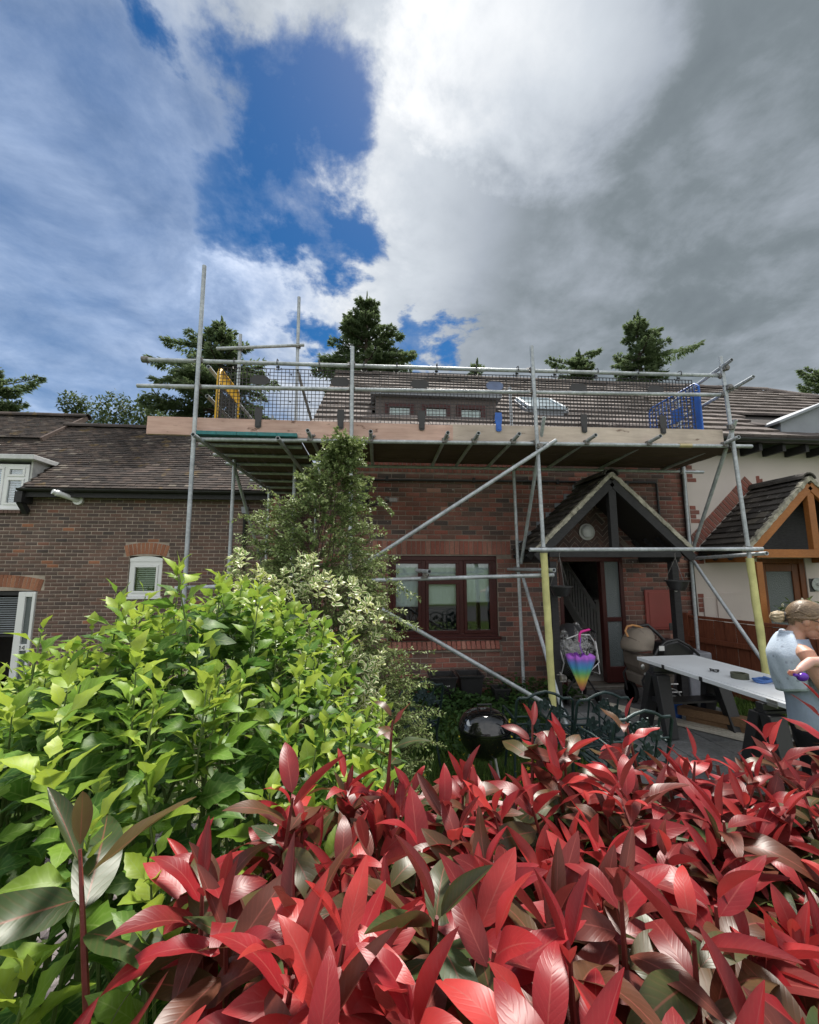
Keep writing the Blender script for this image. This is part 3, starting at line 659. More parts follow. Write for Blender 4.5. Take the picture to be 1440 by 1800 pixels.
# ------------------------------------------------------------------ porches
def porch(par, cx, yf, timber, wallmat, lamp=False, tb=0.11):
    p = pempty('porch', par); za, ze, hw = 3.20, 2.13, 1.13; yb = WY-0.012
    sl = (za-ze)/hw
    for s in (-1, 1):
        b = MB(); e = Vector((cx+s*hw, 0, ze)); a = Vector((cx, 0, za)); d = (a-e).normalized(); nn = Vector((-d.z*s, 0, d.x*s)); nn = Vector((s*abs(d.z), 0, abs(d.x)))
        vs = [(q.x, y, q.z) for y in (yf+0.03, yb) for q in (e, a, a-nn*0.05, e-nn*0.05)]
        b.add(vs, [(0, 1, 2, 3), (7, 6, 5, 4), (0, 4, 5, 1), (1, 5, 6, 2), (2, 6, 7, 3), (3, 7, 4, 0)]); b.build('roof_deck', M_UNDER, p)
        # tiles: courses run back from the gable, each a little proud of the one above
        L = (a-e).length; n = 11; g = L/n; ins = []
        v = [(-.5, -.5, 0), (.5, -.5, 0), (.5, .5, 0), (-.5, .5, 0), (-.5, -.5, 1), (.5, -.5, 1), (.5, .5, 1), (-.5, .5, 1)]
        P = Proto(v, [(0, 3, 2, 1), (4, 5, 6, 7), (0, 1, 5, 4), (1, 2, 6, 5), (2, 3, 7, 6), (3, 0, 4, 7)])
        for j in range(n):
            w = 0.165; y = yf+0.015-(w/2 if j % 2 else 0)
            while y < yb-0.02:
                y0, y1 = max(y, yf+0.015), min(y+w, yb)
                if y1-y0 > 0.03:
                    dd = (d - nn*(0.16*random.uniform(.7, 1.5))).normalized(); n3 = Vector((s*abs(dd.z), 0, abs(dd.x)))
                    q = e+d*((j+.5)*g)+nn*(0.018+random.uniform(0, .008)); q.y = (y0+y1)/2
                    ax = Vector((0, 1, 0)) if s < 0 else Vector((0, -1, 0)); ax = (ax + n3*random.gauss(0, .03)).normalized(); n4 = ax.cross(dd)
                    if n4.dot(n3) < 0: ax = -ax; n4 = -n4
                    ins.append((0, frame(q, ax, dd, n4, (y1-y0-.004, g*1.25, 0.022)), float(np.clip(random.gauss(.45, .25), 0, 1))))
                y += w
        pieces('tile', [P], ins, M_PTILE, p, 300)
        # mortared verge, bargeboard under it
        b = MB(); m = 26
        for i in range(m):
            q = e-d*0.03+d*((L+.05)*i/m); q2 = e-d*0.03+d*((L+.05)*(i+1)/m); q.y = q2.y = yf+0.0+random.uniform(-.006, .006)
            b.bar(q+nn*0.018, q2+nn*(0.018+random.uniform(-.006, .006)), 0.075, 0.055+random.uniform(-.006, .008), nn)
        b.build('verge', M_MORTARV, p)
        b = MB(); b.bar((cx+s*(hw+0.02), yf+0.005, ze-0.115), (cx-s*0.0, yf+0.005, za-0.095+0.0), 0.05, 0.125, nn); b.build('bargeboard', timber, p, bevel=0.004)
        b = MB(); b.bar((cx+s*(hw-0.16), yf+0.09, ze-0.10), (cx+s*(hw-0.16), yb, ze-0.10), 0.09, 0.13); b.build('wall_plate', timber if not lamp else M_BLACKT, p)
        for i in range(3):
            y = yf+0.28+0.28*i; b = MB(); b.bar((cx+s*(hw+0.03), y, ze-0.10), (cx+s*(hw-0.30), y, ze+0.20), 0.05, 0.09, nn); b.build('rafter_foot', M_BLACKT, p)
        b = MB(); b.box(cx+s*(hw-0.23)-0.05, cx+s*(hw-0.23)+0.05, yf+0.04, yf+0.14, 0.02, ze-0.16); b.build('post', timber, p, bevel=0.006)
    b = MB(); b.bar((cx-hw+0.16, yf+0.03, ze-0.04), (cx+hw-0.16, yf+0.03, ze-0.04), 0.08, 0.12); b.build('tie_beam', timber, p, bevel=0.005)
    b = MB(); b.bar((cx, yf+0.03, ze+0.02), (cx, yf+0.03, za-0.16), 0.08, 0.11, (1, 0, 0)); b.build('king_post', timber, p, bevel=0.005)
    ridge_tiles((cx, yf-0.02, za+0.035), (cx, yb, za+0.035), M_PTILE, p, 0.10, 0.33)
    return p
PY = 5.5
po = porch(mh, 3.39, PY, M_BLACKT, None, True)
# herringbone brick panel in the porch gable, shade put into its darker brick tones
gb = pempty('gable_panel', mh); zb, zt = 2.16, 3.06; LP = at(1032, 935, WY-.05)
MB().prism([(3.39-.86, zb), (3.39+.86, zb), (3.39, zt-0.02)], WY-.018, WY-.010).build('mortar_bed', M_MORTAR, gb)
ins = []; P = chamf(0.20, 0.058, 0.03, 0.004)
for i in range(-10, 11):
    for j in range(-8, 16):
        for o_, (cx_, cz_) in ((R(45), (0, 0)), (R(-45), (0.0955, 0.0))):
            x = 3.39+cx_+i*0.191; z = 2.1+cz_+j*0.0955/1.0+ (0.0 if i % 2 == 0 else 0.0)
            ok = z > zb+0.03 and z+0.06 < zt-0.02-abs(x-3.39)*(zt-zb)/.86
            if ok: ins.append((0, frame((x, WY-.022, z), (math.cos(o_), 0, math.sin(o_)), (-math.sin(o_), 0, math.cos(o_)), (0, -1, 0)), random.uniform(0.0, .3)))
pieces('brick', [P], ins, M_BRICK, gb, 300)
b = MB(); Mx = Matrix.Rotation(R(90), 4, 'X'); b.lathe([(0.0, 0), (.125, 0), (.135, .02), (.12, .03)], (LP.x, WY-.03, LP.z), 28, Mx); b.build('lamp_base', M_WPAINT, mh, True)
b = MB(); b.lathe([(.108, .0), (.106, .02), (.085, .045), (.04, .058), (0.001, .06)], (LP.x, WY-.058, LP.z), 28, Mx); b.build('lamp_glass', plain('opal_glass', (0.72, 0.74, 0.72), 0.2, 0, .05, 3, 0), mh, True)
MB().box(4.12, 4.165, PY+0.025, PY+0.04, 1.02, 1.12).build('door_bell', M_BPLAST, mh, bevel=0.006)
# stepped lead flashing against the wall
b = MB()
for i in range(7):
    x = 2.30+0.16*i; z = 2.16+0.155*i; b.box(x, x+0.17, WY-0.022, WY-0.006, z, z+0.15)
b.build('lead_flashing', M_LEAD, po)

# ------------------------------------------------------------------ the rendered house to the right
nh = thing('rendered_house', 'cream rendered house with orange timber porch right of the scaffolding', 'house', (9, WY, 0))
NX0, NX1 = HX1+0.003, 14.2
NDOOR = (6.42, 7.30, 0.06, 2.04)
b = MB(); wall_boxes(b, NX0, NX1, -0.3, 3.92, [NDOOR], WY-0.004, WY+0.26); b.box(NX1-.25, NX1, WY+.262, 12.6, -0.3, 3.9); nwall = b.build('wall', M_RENDER, nh)
ins = []
for z in (3.36, 2.66, 1.98, 1.2):
    for r in range(4):
        w = 0.10 if r % 2 else 0.16; ins.append((w, 0.065, NX0+0.02+w/2, z+0.075*r, WY-0.012, random.uniform(.6, .95)))
lay(ins, M_BRICK, nwall, 60)
np_ = porch(nh, 6.50, PY, M_OAK, None, False)
MB().prism([(6.50-.86, 2.16), (6.50+.86, 2.16), (6.50, 3.0)], PY+.30, PY+.34).build('gable_boarding', M_BLACKT, np_)
# brick edging up the wall over the porch roof
ins = []; P = chamf(0.066, 0.215, 0.03, 0.005); sl = 0.947
for s in (-1, 1):
    th = math.atan(sl)
    for i in range(21):
        q = 0.06+0.0745*i; x = 6.50+s*(1.21-q*math.cos(th)); z = 2.26+q*math.sin(th)
        if s*(x-6.50) > -0.02: ins.append((0, frame((x, WY-0.014, z+0.02), (-s*math.cos(th), 0, math.sin(th)), (math.sin(th)*-1*(-1 if s > 0 else 1)*-1, 0, math.cos(th)) if s > 0 else (-math.sin(th), 0, math.cos(th)), (0, -1, 0)), random.uniform(.55, .95)))
eb = pempty('brick_edging', nh); pieces('brick', [P], ins, M_BRICK, eb, 60)
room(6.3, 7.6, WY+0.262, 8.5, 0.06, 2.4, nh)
nd = pempty('front_door', nh); b = MB()
b.box(6.42, 6.50, WY+.01, WY+.1, .06, 2.04); b.box(7.20, 7.30, WY+.01, WY+.1, .06, 2.04); b.box(6.50, 7.20, WY+.01, WY+.1, 1.95, 2.04); b.build('door_frame', M_OAKD, nd, bevel=.006)
b = MB(); b.box(6.505, 6.60, WY+.03, WY+.08, .08, 1.945); b.box(7.08, 7.195, WY+.03, WY+.08, .08, 1.945); b.box(6.60, 7.08, WY+.03, WY+.08, 1.82, 1.945); b.box(6.60, 7.08, WY+.03, WY+.08, .08, .5); b.build('door_leaf', M_OAKD, nd, bevel=.006)
MB().box(6.60, 7.08, WY+.05, WY+.06, .5, 1.82).build('pane', M_OBSC, nd)
b = MB(); b.box(5.62, 6.06, WY-0.03, WY-0.0045, 0.80, 1.44); b.box(5.60, 6.08, WY-.034, WY-.0046, 1.44, 1.475); b.box(5.98, 5.995, WY-.036, WY-.03, 1.08, 1.10); b.build('meter_box', M_RENDER, nh, bevel=.006)
b = MB(); b.box(5.38, 5.56, WY-0.028, WY-0.0045, 0.86, 1.40); b.build('meter_box', M_RENDER, nh, bevel=.006)
b = MB(); b.lathe([(0.0, 0), (.11, 0), (.112, .012), (.09, .016), (.088, .010), (.03, .012), (.02, .03), (0.001, .032)], (7.47, WY-.014, 1.60), 28, Mx); b.build('name_plate', plain('pale_grey_plaque', (0.42, 0.46, 0.45), .5, 0, .3, 26, .3), nh, True)
MB().box(7.33, 7.42, WY-.012, WY-.0045, 1.48, 1.70).build('name_plate_back', M_BPLAST, nh)
# roof with a hip at its far end
rf2 = slab(MB(), NX0+.003, 10.3, EV, RG, 0.08); slab(rf2, NX0+.003, 10.3, (12.98, 3.98), RG, -0.08)
rf2.add([(10.3, EV[0], EV[1]), (14.4, EV[0], EV[1]), (10.3, RG[0], RG[1]), (14.4, 12.98, EV[1]), (10.3, 12.98, EV[1])], [(0, 1, 2), (1, 3, 2), (2, 3, 4)]); rf2 = rf2.build('roof', M_UNDER, nh)
roof_tiles(NX0+.006, 14.3, EV, RG, 0.305, 0.30, 0.044, M_TILE, rf2, 300, hipx=lambda x, u: x > 14.3-4.1*u, skip=lambda x, s: 7.0 < x < 9.2 and 0.25 < s < 1.5, jit=1.6)
ridge_tiles((NX0, 9.5, 6.52), (10.3, 9.5, 6.52), M_TILE, rf2); ridge_tiles((10.3, 9.5, 6.52), (14.4, 6.0, 4.02), M_TILE, rf2)
gutter('gutter', NX0+.01, 14.3, 5.97, 3.98, M_BLACK, nh, 0.065)
for i in range(22): MB().box(NX0+.2+0.42*i, NX0+.26+0.42*i, 6.03, WY-.006, 3.80, 3.93).build('rafter_foot', M_BLACKT, nh)
nd2 = pempty('dormer', nh); b = MB(); b.prism([(7.06, 4.02), (9.14, 4.02), (9.14, 4.40), (8.10, 4.82), (7.06, 4.40)], 6.30, 7.5); b.build('dormer_cheek', M_LEAD, nd2, bevel=.01)
for s in (-1, 1):
    b = MB(); b.bar((8.10+s*1.16, 6.88, 4.375), (8.10, 6.88, 4.845), 1.36, .05, (-s*.37, 0, .93)); b.build('dormer_roof', M_LEAD, nd2, bevel=.012)

# ------------------------------------------------------------------ the brown brick house set back on the left
lh = thing('brown_brick_house', 'brown brick house with white small window and plain tiled roof on the left', 'house', (-6, 9, -0.6))
LY = 9.0; LX0, LX1 = -11.0, -2.25
LW = (-5.03, -4.37, 1.27, 2.12); LD = (-8.3, -6.73, -0.6, 1.42); LU = (-8.6, -7.16, 3.07, 4.2)
b = MB(); wall_boxes(b, LX0, LX1, -0.9, 3.42, [LW, LD, LU], LY+.004, LY+.26); lwall = b.build('wall', M_MORTARL, lh)
ARW = (-5.13, -4.27, 2.12, 2.40); ARD = (-8.4, -6.62, 1.42, 1.68)
ins = brick_run(LX0, LX1, -0.6, 3.4, [LW, LD, LU, ARW, ARD], LY, lambda x, z: float(np.clip(random.gauss(.48, .20)+(.10 if z < 2.4 else 0), 0, 1)))
lay(ins, M_BROWNB, lwall, 300, score=lambda it: -abs(it[1][0, 3]+4.2)-abs(it[1][2, 3]-2.4))
def arch(x0, x1, z0, h, rise, n):
    ins = []; cx = (x0+x1)/2; hw = (x1-x0)/2; rr = (hw*hw+rise*rise)/(2*rise); zc = z0+rise-rr
    for i in range(n):
        a = math.asin(hw/rr)*(-1+2*(i+.5)/n); ins.append((0, frame((cx+math.sin(a)*(rr+h/2), LY-.005, zc+math.cos(a)*(rr+h/2)), (math.cos(a), 0, -math.sin(a)), (math.sin(a), 0, math.cos(a)), (0, -1, 0)), random.uniform(.2, .9)))
    return ins, chamf(2*hw/n*1.08-.008, h, .03, .004)
for (a0, a1, z0, h, rise, n, nm) in ((-5.09, -4.31, 2.10, .235, .06, 11, 'window_arch'), (-8.4, -6.68, 1.40, .24, .10, 24, 'door_arch')):
    ins, P = arch(a0, a1, z0, h, rise, n); q = pempty(nm, lh); pieces('brick', [P], ins, M_ORANGEB, q, 60)
    MB().box(a0+.06, a1-.06, LY-.001, LY+.003, z0+.02, z0+h+rise*.3).build('mortar_bed', M_MORTARL, q)
lw = window(lh, LW[0]+.01, LW[1]-.01, LW[2]+.02, LW[3]-.12, LY+.02, M_WHITE, [], M_GLASS, .07, .07, sill=.05)
b = MB(); n = 10; b.prism([(LW[0]+.01+.64*i/n, LW[3]-.118) for i in (0, n)] + [(LW[0]+.01+.64*i/n, LW[3]-.05+.05*math.sin(math.pi*i/n)) for i in range(n, -1, -1)], LY+.012, LY+.09); b.build('arched_head', M_WHITE, lw)
for i in range(15): MB().box(LW[0]+.12, LW[1]-.12, LY+.115, LY+.12, 1.37+.044*i, 1.398+.044*i).build('blind_slat', M_WPAINT, lw)
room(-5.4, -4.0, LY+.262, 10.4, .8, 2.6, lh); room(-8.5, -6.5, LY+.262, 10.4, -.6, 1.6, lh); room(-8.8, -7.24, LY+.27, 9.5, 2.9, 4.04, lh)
b = MB()
for i in range(16): a = random.uniform(0, 6.28); b.tube([(-4.60, LY+.105, 1.33), (-4.60+.07*math.cos(a), LY+.10, 1.42), (-4.60+.10*math.cos(a), LY+.10, 1.42+.10*random.random())], [.006, .012, .002], 5)
b.build('sill_plant', plain('dark_leaf', (.03, .06, .02), .6), lw)
# front door screen with house number
ld = pempty('front_door', lh); b = MB()
b.box(-7.05, -6.98+.06, LY-.03, LY+.06, -.6, 1.40); b.box(-6.79, -6.735, LY-.03, LY+.06, -.6, 1.40); b.box(-6.92, -6.79, LY-.03, LY+.06, 1.30, 1.40); b.box(-6.92, -6.79, LY-.03, LY+.06, .26, .38); b.box(-6.92, -6.79, LY-.03, LY+.06, -.6, -.3); b.build('door_frame', M_WHITE, ld, bevel=.006)
MB().box(-6.92, -6.79, LY+.01, LY+.02, .38, 1.30).build('side_light', M_OBSC, ld); MB().box(-6.92, -6.79, LY+.01, LY+.02, -.3, .26).build('side_light', M_OBSC, ld)
b = MB(); y0, y1 = LY-.036, LY-.0305
b.box(-6.905, -6.895, y0, y1, .28, .36); b.box(-6.918, -6.905, y0, y1, .335, .347)
b.box(-6.832, -6.822, y0, y1, .28, .36); b.box(-6.872, -6.832, y0, y1, .302, .311); b.bar((-6.869, (y0+y1)/2, .308), (-6.829, (y0+y1)/2, .357), .005, .010, (0, 0, 1)); b.build('house_number', M_BPLAST, ld)
b = MB(); b.box(-8.28, -7.055, LY+.04, LY+.09, .52, .56); b.box(-8.28, -7.055, LY+.02, LY+.09, 1.33, 1.40); b.build('garage_frame', M_BLACKT, ld)
for i in range(17): MB().box(-8.27, -7.06, LY+.06, LY+.066, .58+.043*i, .60+.043*i).build('blind_slat', M_LEAD, ld)
# upper window that breaks the eaves, flat dormer roof
window(lh, -8.55, -7.18, 3.09, 4.02, LY+.02, M_WHITE, [-7.62], M_GLASS, .07, .07, fan=(1,), sill=.04)
for i in range(16): MB().box(-8.4, -7.27, LY+.12, LY+.125, 3.14+.05*i, 3.172+.05*i).build('blind_slat', plain('blue_white_blind', (.52, .60, .72), .7) if i == 0 else bpy.data.materials['blue_white_blind'], lh)
dq = pempty('dormer', lh); b = MB(); b.prism([(LY+.03, 3.4), (LY+1.3, 4.12), (LY+.03, 4.12)], 7.125, 7.16, Matrix(((0, -1, 0, 0), (1, 0, 0, 0), (0, 0, 1, 0), (0, 0, 0, 1)))); b.build('dormer_cheek', plain('weathered_white_board', (.5, .5, .49), .6), dq)
b = MB(); b.box(-8.8, -7.02, LY-.12, LY+1.5, 4.10, 4.20); b.build('dormer_roof', plain('pale_fascia', (.55, .56, .57), .5), dq, bevel=.01)
b = MB()
for i in range(18): b.box(-8.6+.078*i, -8.6+.078*i+.068, LY-.05, LY+.02, 2.98, 3.045)
b.build('brick_sill', M_BROWNB, lh, tone=.7)
LE, LR = (8.78, 3.48), (11.3, 5.60)
rf3 = slab(MB(), -7.13, LX1+.1, LE, LR, .08); slab(rf3, LX0, -7.132, (9.62, LE[1]+.84*(LR[1]-LE[1])/(LR[0]-LE[0])), LR, .08); slab(rf3, LX0, LX1+.1, (13.8, 3.48), LR, -.08); rf3 = rf3.build('roof', M_UNDER, lh)
roof_tiles(-11.0, LX1+.12, LE, LR, .10, .165, .016, M_DTILE, rf3, 300, skip=lambda x, s: x < -7.12 and s < 0.96, jit=1.3)
ridge_tiles((-8.2, 11.3, 5.62), (LX1+.1, 11.3, 5.62), M_DTILE, rf3)
b = MB(); slab(b, -11, -8.2, (10.5, 5.0), (11.9, 6.05), .1); b.add([(-8.2, 10.6, 5.0), (-8.2, 13.2, 5.0), (-8.2, 11.9, 6.02)], [(0, 1, 2)]); b.build('upper_roof', M_UNDER, lh)
roof_tiles(-11, -8.15, (10.5, 5.02), (11.9, 6.07), .10, .165, .016, M_DTILE, rf3, 0, jit=1.3, name='upper_tile'); ridge_tiles((-11, 11.9, 6.09), (-8.1, 11.9, 6.09), M_DTILE, rf3)
MB().bar((-8.13, 10.45, 4.98), (-8.13, 11.9, 6.06), .05, .12).build('bargeboard', plain('brown_verge', (.10, .07, .058), .8), lh)
gutter('gutter', -7.12, LX1+.1, 8.73, 3.46, M_BLACK, lh, .055); MB().box(-7.1, LX1+.1, 8.80, 8.82, 3.30, 3.45).build('fascia_board', M_BLACKT, lh)
b = MB(); b.box(-7.16, -7.02, 8.72, 9.0, 3.18, 3.40); b.bar((-7.1, 8.8, 3.2), (-7.1, 8.98, 3.0), .10, .10); b.build('eaves_bracket', M_BLACKT, lh)
b = MB(); b.tube([(-6.12, LY-.0, 3.27), (-6.12, LY-.06, 3.27)], .10, 18); b.tube([(-6.12, LY-.04, 3.27), (-6.32, LY-.34, 3.36)], .055, 16, hollow=True); b.tube([(-6.30, LY-.31, 3.352), (-6.33, LY-.355, 3.365)], .062, 16, hollow=True); b.build('boiler_flue', M_WHITE, lh, True)
MB().box(LX1-.25, LX1, LY+.262, 10.98, -.9, 3.4).build('side_wall', M_BROWNB, lh, tone=.3)
MB().tube([(-2.74, LY-.05, -.6), (-2.74, LY-.05, 3.1), (-2.74, LY-.2, 3.38)], .036, 10).build('downpipe', M_BLACK, lh, True)
b = MB(); b.prism([(-2.81, 3.16), (-2.67, 3.16), (-2.69, 3.02), (-2.79, 3.02)], LY-.12, LY-.02); b.build('hopper_head', M_LEAD, lh)
MB().box(LX1+.003, LX1+.10, LY-.05, LY+.2, -.9, 3.4).build('corner_board', wood('brown_corner_board', (.16, .08, .05), (.25, .13, .08)), lh)
# dark brick link closing the passage between the houses
lk = thing('passage_wall', 'shaded brick wall closing the gap between the two brick houses', 'wall', (-1.5, 11, 0))
b = MB(); b.box(-4.6, HX0-.003, 11.0, 11.2, -.9, 3.9); lkw = b.build('wall', M_MORTAR, lk); lay(brick_run(-4.5, HX0-.01, -.3, 3.9, [], 10.993, clus(.3, .2)), M_BRICK, lkw, 0)
# ------------------------------------------------------------------ the lane behind the viewer, seen only in the window glass
M_ASPH = plain('asphalt', (.07, .07, .072), .9, 0, .2, 20, .6, .2)
rd = MB().box(-60, 60, -7.2, -1.6, -.05, .006).build('road', M_ASPH, None); tag(rd, 'asphalt lane behind the hedge', kind='structure')
# ------------------------------------------------------------------ scaffold
sc = thing('scaffold', 'galvanised tube scaffold with plank deck in front of the brick house', 'scaffold', (1.3, 4.8, 0))
TR = 0.0242
def stick(name, a, b_, par=sc, r=TR, mat=None, **k):
    return MB().tube([a, b_], r, 12, hollow=True).build(name, mat or M_STEEL, par, True, **k)
def coupler(p, ax=(1, 0, 0)):
    p = Vector(p); ax = Vector(ax); b = MB(); u = ax.orthogonal().normalized()
    b.tube([p-ax*.028, p+ax*.028], .036, 10); b.tube([p-Vector((0, 0, .03)), p+Vector((0, 0, .03))], .036, 10)
    b.bar(p+u*.03-ax*.01, p+u*.075-ax*.01, .022, .022); b.tube([p+u*.045+ax*.02, p+u*.045-ax*.06], .008, 6); b.tube([p-u*.04+ax*.02, p-u*.04-ax*.055], .008, 6)
    b.build('coupler', M_COUP, sc, True)
def base(x, y):
    MB().box(x-.075, x+.075, y-.075, y+.075, .004, .012).build('base_plate', M_COUP, sc)
    MB().box(x-.12, x+.12, y-.3, y+.3, -.03, .004).build('sole_board', M_SPLANKY, sc)
FS = [((-2.06, 4.8, .012), (-2.115, 4.8, 5.57)), ((-0.25, 4.8, .012), (-0.29, 4.8, 4.60)), ((2.08, 4.8, .012), (2.0, 4.8, 4.72)), ((4.80, 4.8, .012), (4.62, 4.8, 4.70))]
for a, c in FS: stick('standard', a, c); base(a[0], a[1])
BS = [((-1.98, 5.95, -.4), (-2.03, 5.95, 5.36)), ((-1.12, 5.95, .012), (-1.19, 5.95, 6.02)), ((2.17, 5.98, .012), (2.11, 5.98, 4.70)), ((4.88, 5.98, .012), (4.92, 5.98, 4.65)), ((-2.05, 8.1, -.5), (-2.05, 8.1, 4.9)), ((-1.14, 8.1, -.3), (-1.14, 8.1, 4.9))]
for a, c in BS: stick('standard', a, c)
for a, c in BS[1:4]: base(a[0], a[1])
# ledgers, guard rails
LZ = lambda x: 3.385+0.0135*(x+2)
stick('ledger', (-2.14, 4.853, LZ(-2.14)), (1.6, 4.853, LZ(1.6))); stick('ledger', (1.6, 4.853, LZ(1.6)), (4.98, 4.853, LZ(4.98)))
MB().tube([(3.95, 4.853, LZ(3.95)), (4.12, 4.853, LZ(4.12))], .031, 12).build('sleeve_coupler', plain('brass_coupler', (.5, .42, .25), .4, .5), sc, True)
stick('ledger', (-1.0, 6.02, 3.385), (5.28, 6.02, 3.41)); stick('ledger', (-2.02, 4.6, 3.36), (-2.02, 8.9, 3.36)); stick('ledger', (-1.10, 4.62, 3.35), (-1.10, 8.9, 3.35))
stick('guard_rail', (-2.74, 4.852, 4.345), (1.2, 4.852, 4.395)); stick('guard_rail', (1.2, 4.852, 4.395), (4.66, 4.852, 4.455))
stick('guard_rail', (-2.80, 4.854, 4.015), (1.5, 4.854, 4.105)); stick('guard_rail', (1.5, 4.854, 4.105), (4.70, 4.854, 4.185))
MB().tube([(-2.77, 4.852, 4.345), (-2.70, 4.852, 4.346)], .038, 10).build('end_coupler', M_COUP, sc, True)
stick('guard_rail', (4.70, 4.45, 4.25), (4.80, 6.3, 4.18)); stick('guard_rail', (4.60, 4.62, 4.56), (4.72, 6.2, 4.45))
stick('guard_rail', (-2.07, 5.0, 4.36), (-2.07, 8.4, 4.36)); stick('guard_rail', (-2.06, 5.0, 3.98), (-2.06, 8.4, 3.98)); stick('guard_rail', (-2.35, 5.92, 5.10), (-1.08, 5.92, 5.22)); stick('guard_rail', (-1.16, 5.9, 4.8), (-1.16, 8.4, 4.36))
# transoms under the deck, their open ends towards the garden
for x in (-0.77, -0.05, 0.86, 1.23, 1.73, 2.69, 3.53, 4.58): stick('transom', (x, 4.62, LZ(x)+.048), (x+.02, 6.16, 3.43))
for y in (5.15, 5.62, 6.1, 6.7, 7.3, 7.9, 8.5): stick('transom', (-2.18, y, 3.405), (-0.92, y, 3.405))
# deck boards
for r in range(5):
    y = 4.895+.231*r; cut = (0.9, 2.4, 1.5, 3.0, 0.6)[r]
    for a, c in ((-0.92, cut-.004), (cut+.004, 4.86)):
        b = MB(); b.box(a, c, y, y+.225, 3.462+.004*(r % 2), 3.500+.004*(r % 2)); b.build('deck_board', M_SPLANK, sc, bevel=.004)
for i in range(5):
    x = -2.075+.231*i; b = MB(); b.box(x, x+.225, 4.80, 8.7, 3.432, 3.470); o = b.build('deck_board', M_SPLANKY, sc, bevel=.004)
    MB().box(x-.001, x+.226, 4.796, 4.90, 3.4305, 3.4715).build('painted_end', M_TEAL, o)
# toe boards on edge
b = MB(); b.box(-2.66, 0.97, 4.862, 4.900, 3.435, 3.652); b.build('toe_board', M_TOE1, sc, bevel=.004, label='reddish toe board along the left of the deck')
b = MB(); b.box(0.975, 4.64, 4.864, 4.902, 3.470, 3.690, Matrix.Translation((0, 0, -.036)) @ Matrix.Rotation(R(-.6), 4, 'Y')); b.build('toe_board', M_TOE2, sc, bevel=.004, label='greyer toe board along the right of the deck')
# braces
stick('brace', (-0.05, 4.742, 1.965), (2.24, 4.742, 3.455)); stick('brace', (0.10, 4.74, 1.42), (2.26, 4.74, 0.19))
stick('brace', (2.10, 4.74, 3.75), (2.20, 6.0, 1.95)); stick('brace', (2.20, 5.95, 1.75), (2.20, 4.72, 0.10))
stick('brace', (4.64, 4.70, 3.78), (4.88, 5.96, 2.06)); stick('brace', (4.90, 5.93, 1.98), (4.95, 4.78, 0.42)); stick('brace', (-2.02, 6.0, 3.32), (-2.02, 8.15, 1.6))
# lower lift
stick('ledger', (-0.32, 4.853, 1.735), (2.18, 4.853, 1.80)); stick('ledger', (1.85, 4.748, 2.10), (4.86, 4.748, 2.12)); stick('ledger', (-2.2, 4.853, 1.66), (-0.2, 4.853, 1.73))
stick('transom', (0.62, 4.55, 1.845), (0.56, 5.3, 1.85)); stick('transom', (2.12, 4.70, 1.86), (2.10, 6.3, 1.86)); stick('transom', (4.76, 4.60, 2.06), (4.90, 6.1, 2.02))
for a, c in FS:
    for z in (LZ(a[0]), 4.36+.012*(a[0]+2), 4.02+.024*(a[0]+2)): t = z/c[2]; coupler((a[0]+(c[0]-a[0])*t, 4.826, z))
for p in ((2.04, 4.77, 3.38), (2.05, 4.826, 1.795), (2.05, 4.78, 2.10), (4.72, 4.78, 2.12), (-.26, 4.826, 1.735), (-.1, 4.78, 1.93), (2.14, 5.98, 1.86), (2.14, 5.99, 3.39), (4.9, 5.98, 2.04), (4.9, 6.0, 3.4), (4.66, 4.76, 4.25), (4.64, 4.76, 4.52), (-1.17, 5.94, 5.21), (-2.02, 5.94, 5.13), (2.2, 4.77, .62), (-2.02, 5.97, 3.36), (-1.12, 5.97, 3.36), (0.61, 4.84, 1.80), (4.62, 4.76, 3.70)): coupler(p)
for x in (-0.77, -0.05, 0.86, 1.23, 1.73, 2.69, 3.53, 4.58): coupler((x, 4.85, LZ(x)+.02), (0, 1, 0))
# yellow foam sleeves on two standards
for (a, c), zt, lab in ((FS[2], 2.06, 'yellow foam sleeve on the standard beside the door'), (FS[3], 2.0, 'weathered yellow foam sleeve on the standard by the fence')):
    a, c = Vector(a), Vector(c); pts = []; rs = []
    for i in range(15):
        z = .05+(zt-.05)*i/14; t = z/c.z; p = a.lerp(c, t); pts.append(p+Vector((random.gauss(0, .0016), random.gauss(0, .0016), 0))); rs.append(.041+random.gauss(0, .0014))
    b = MB(); b.tube(pts, rs, 16); b.build('foam_sleeve', M_YFOAM, sc, True, label=lab)
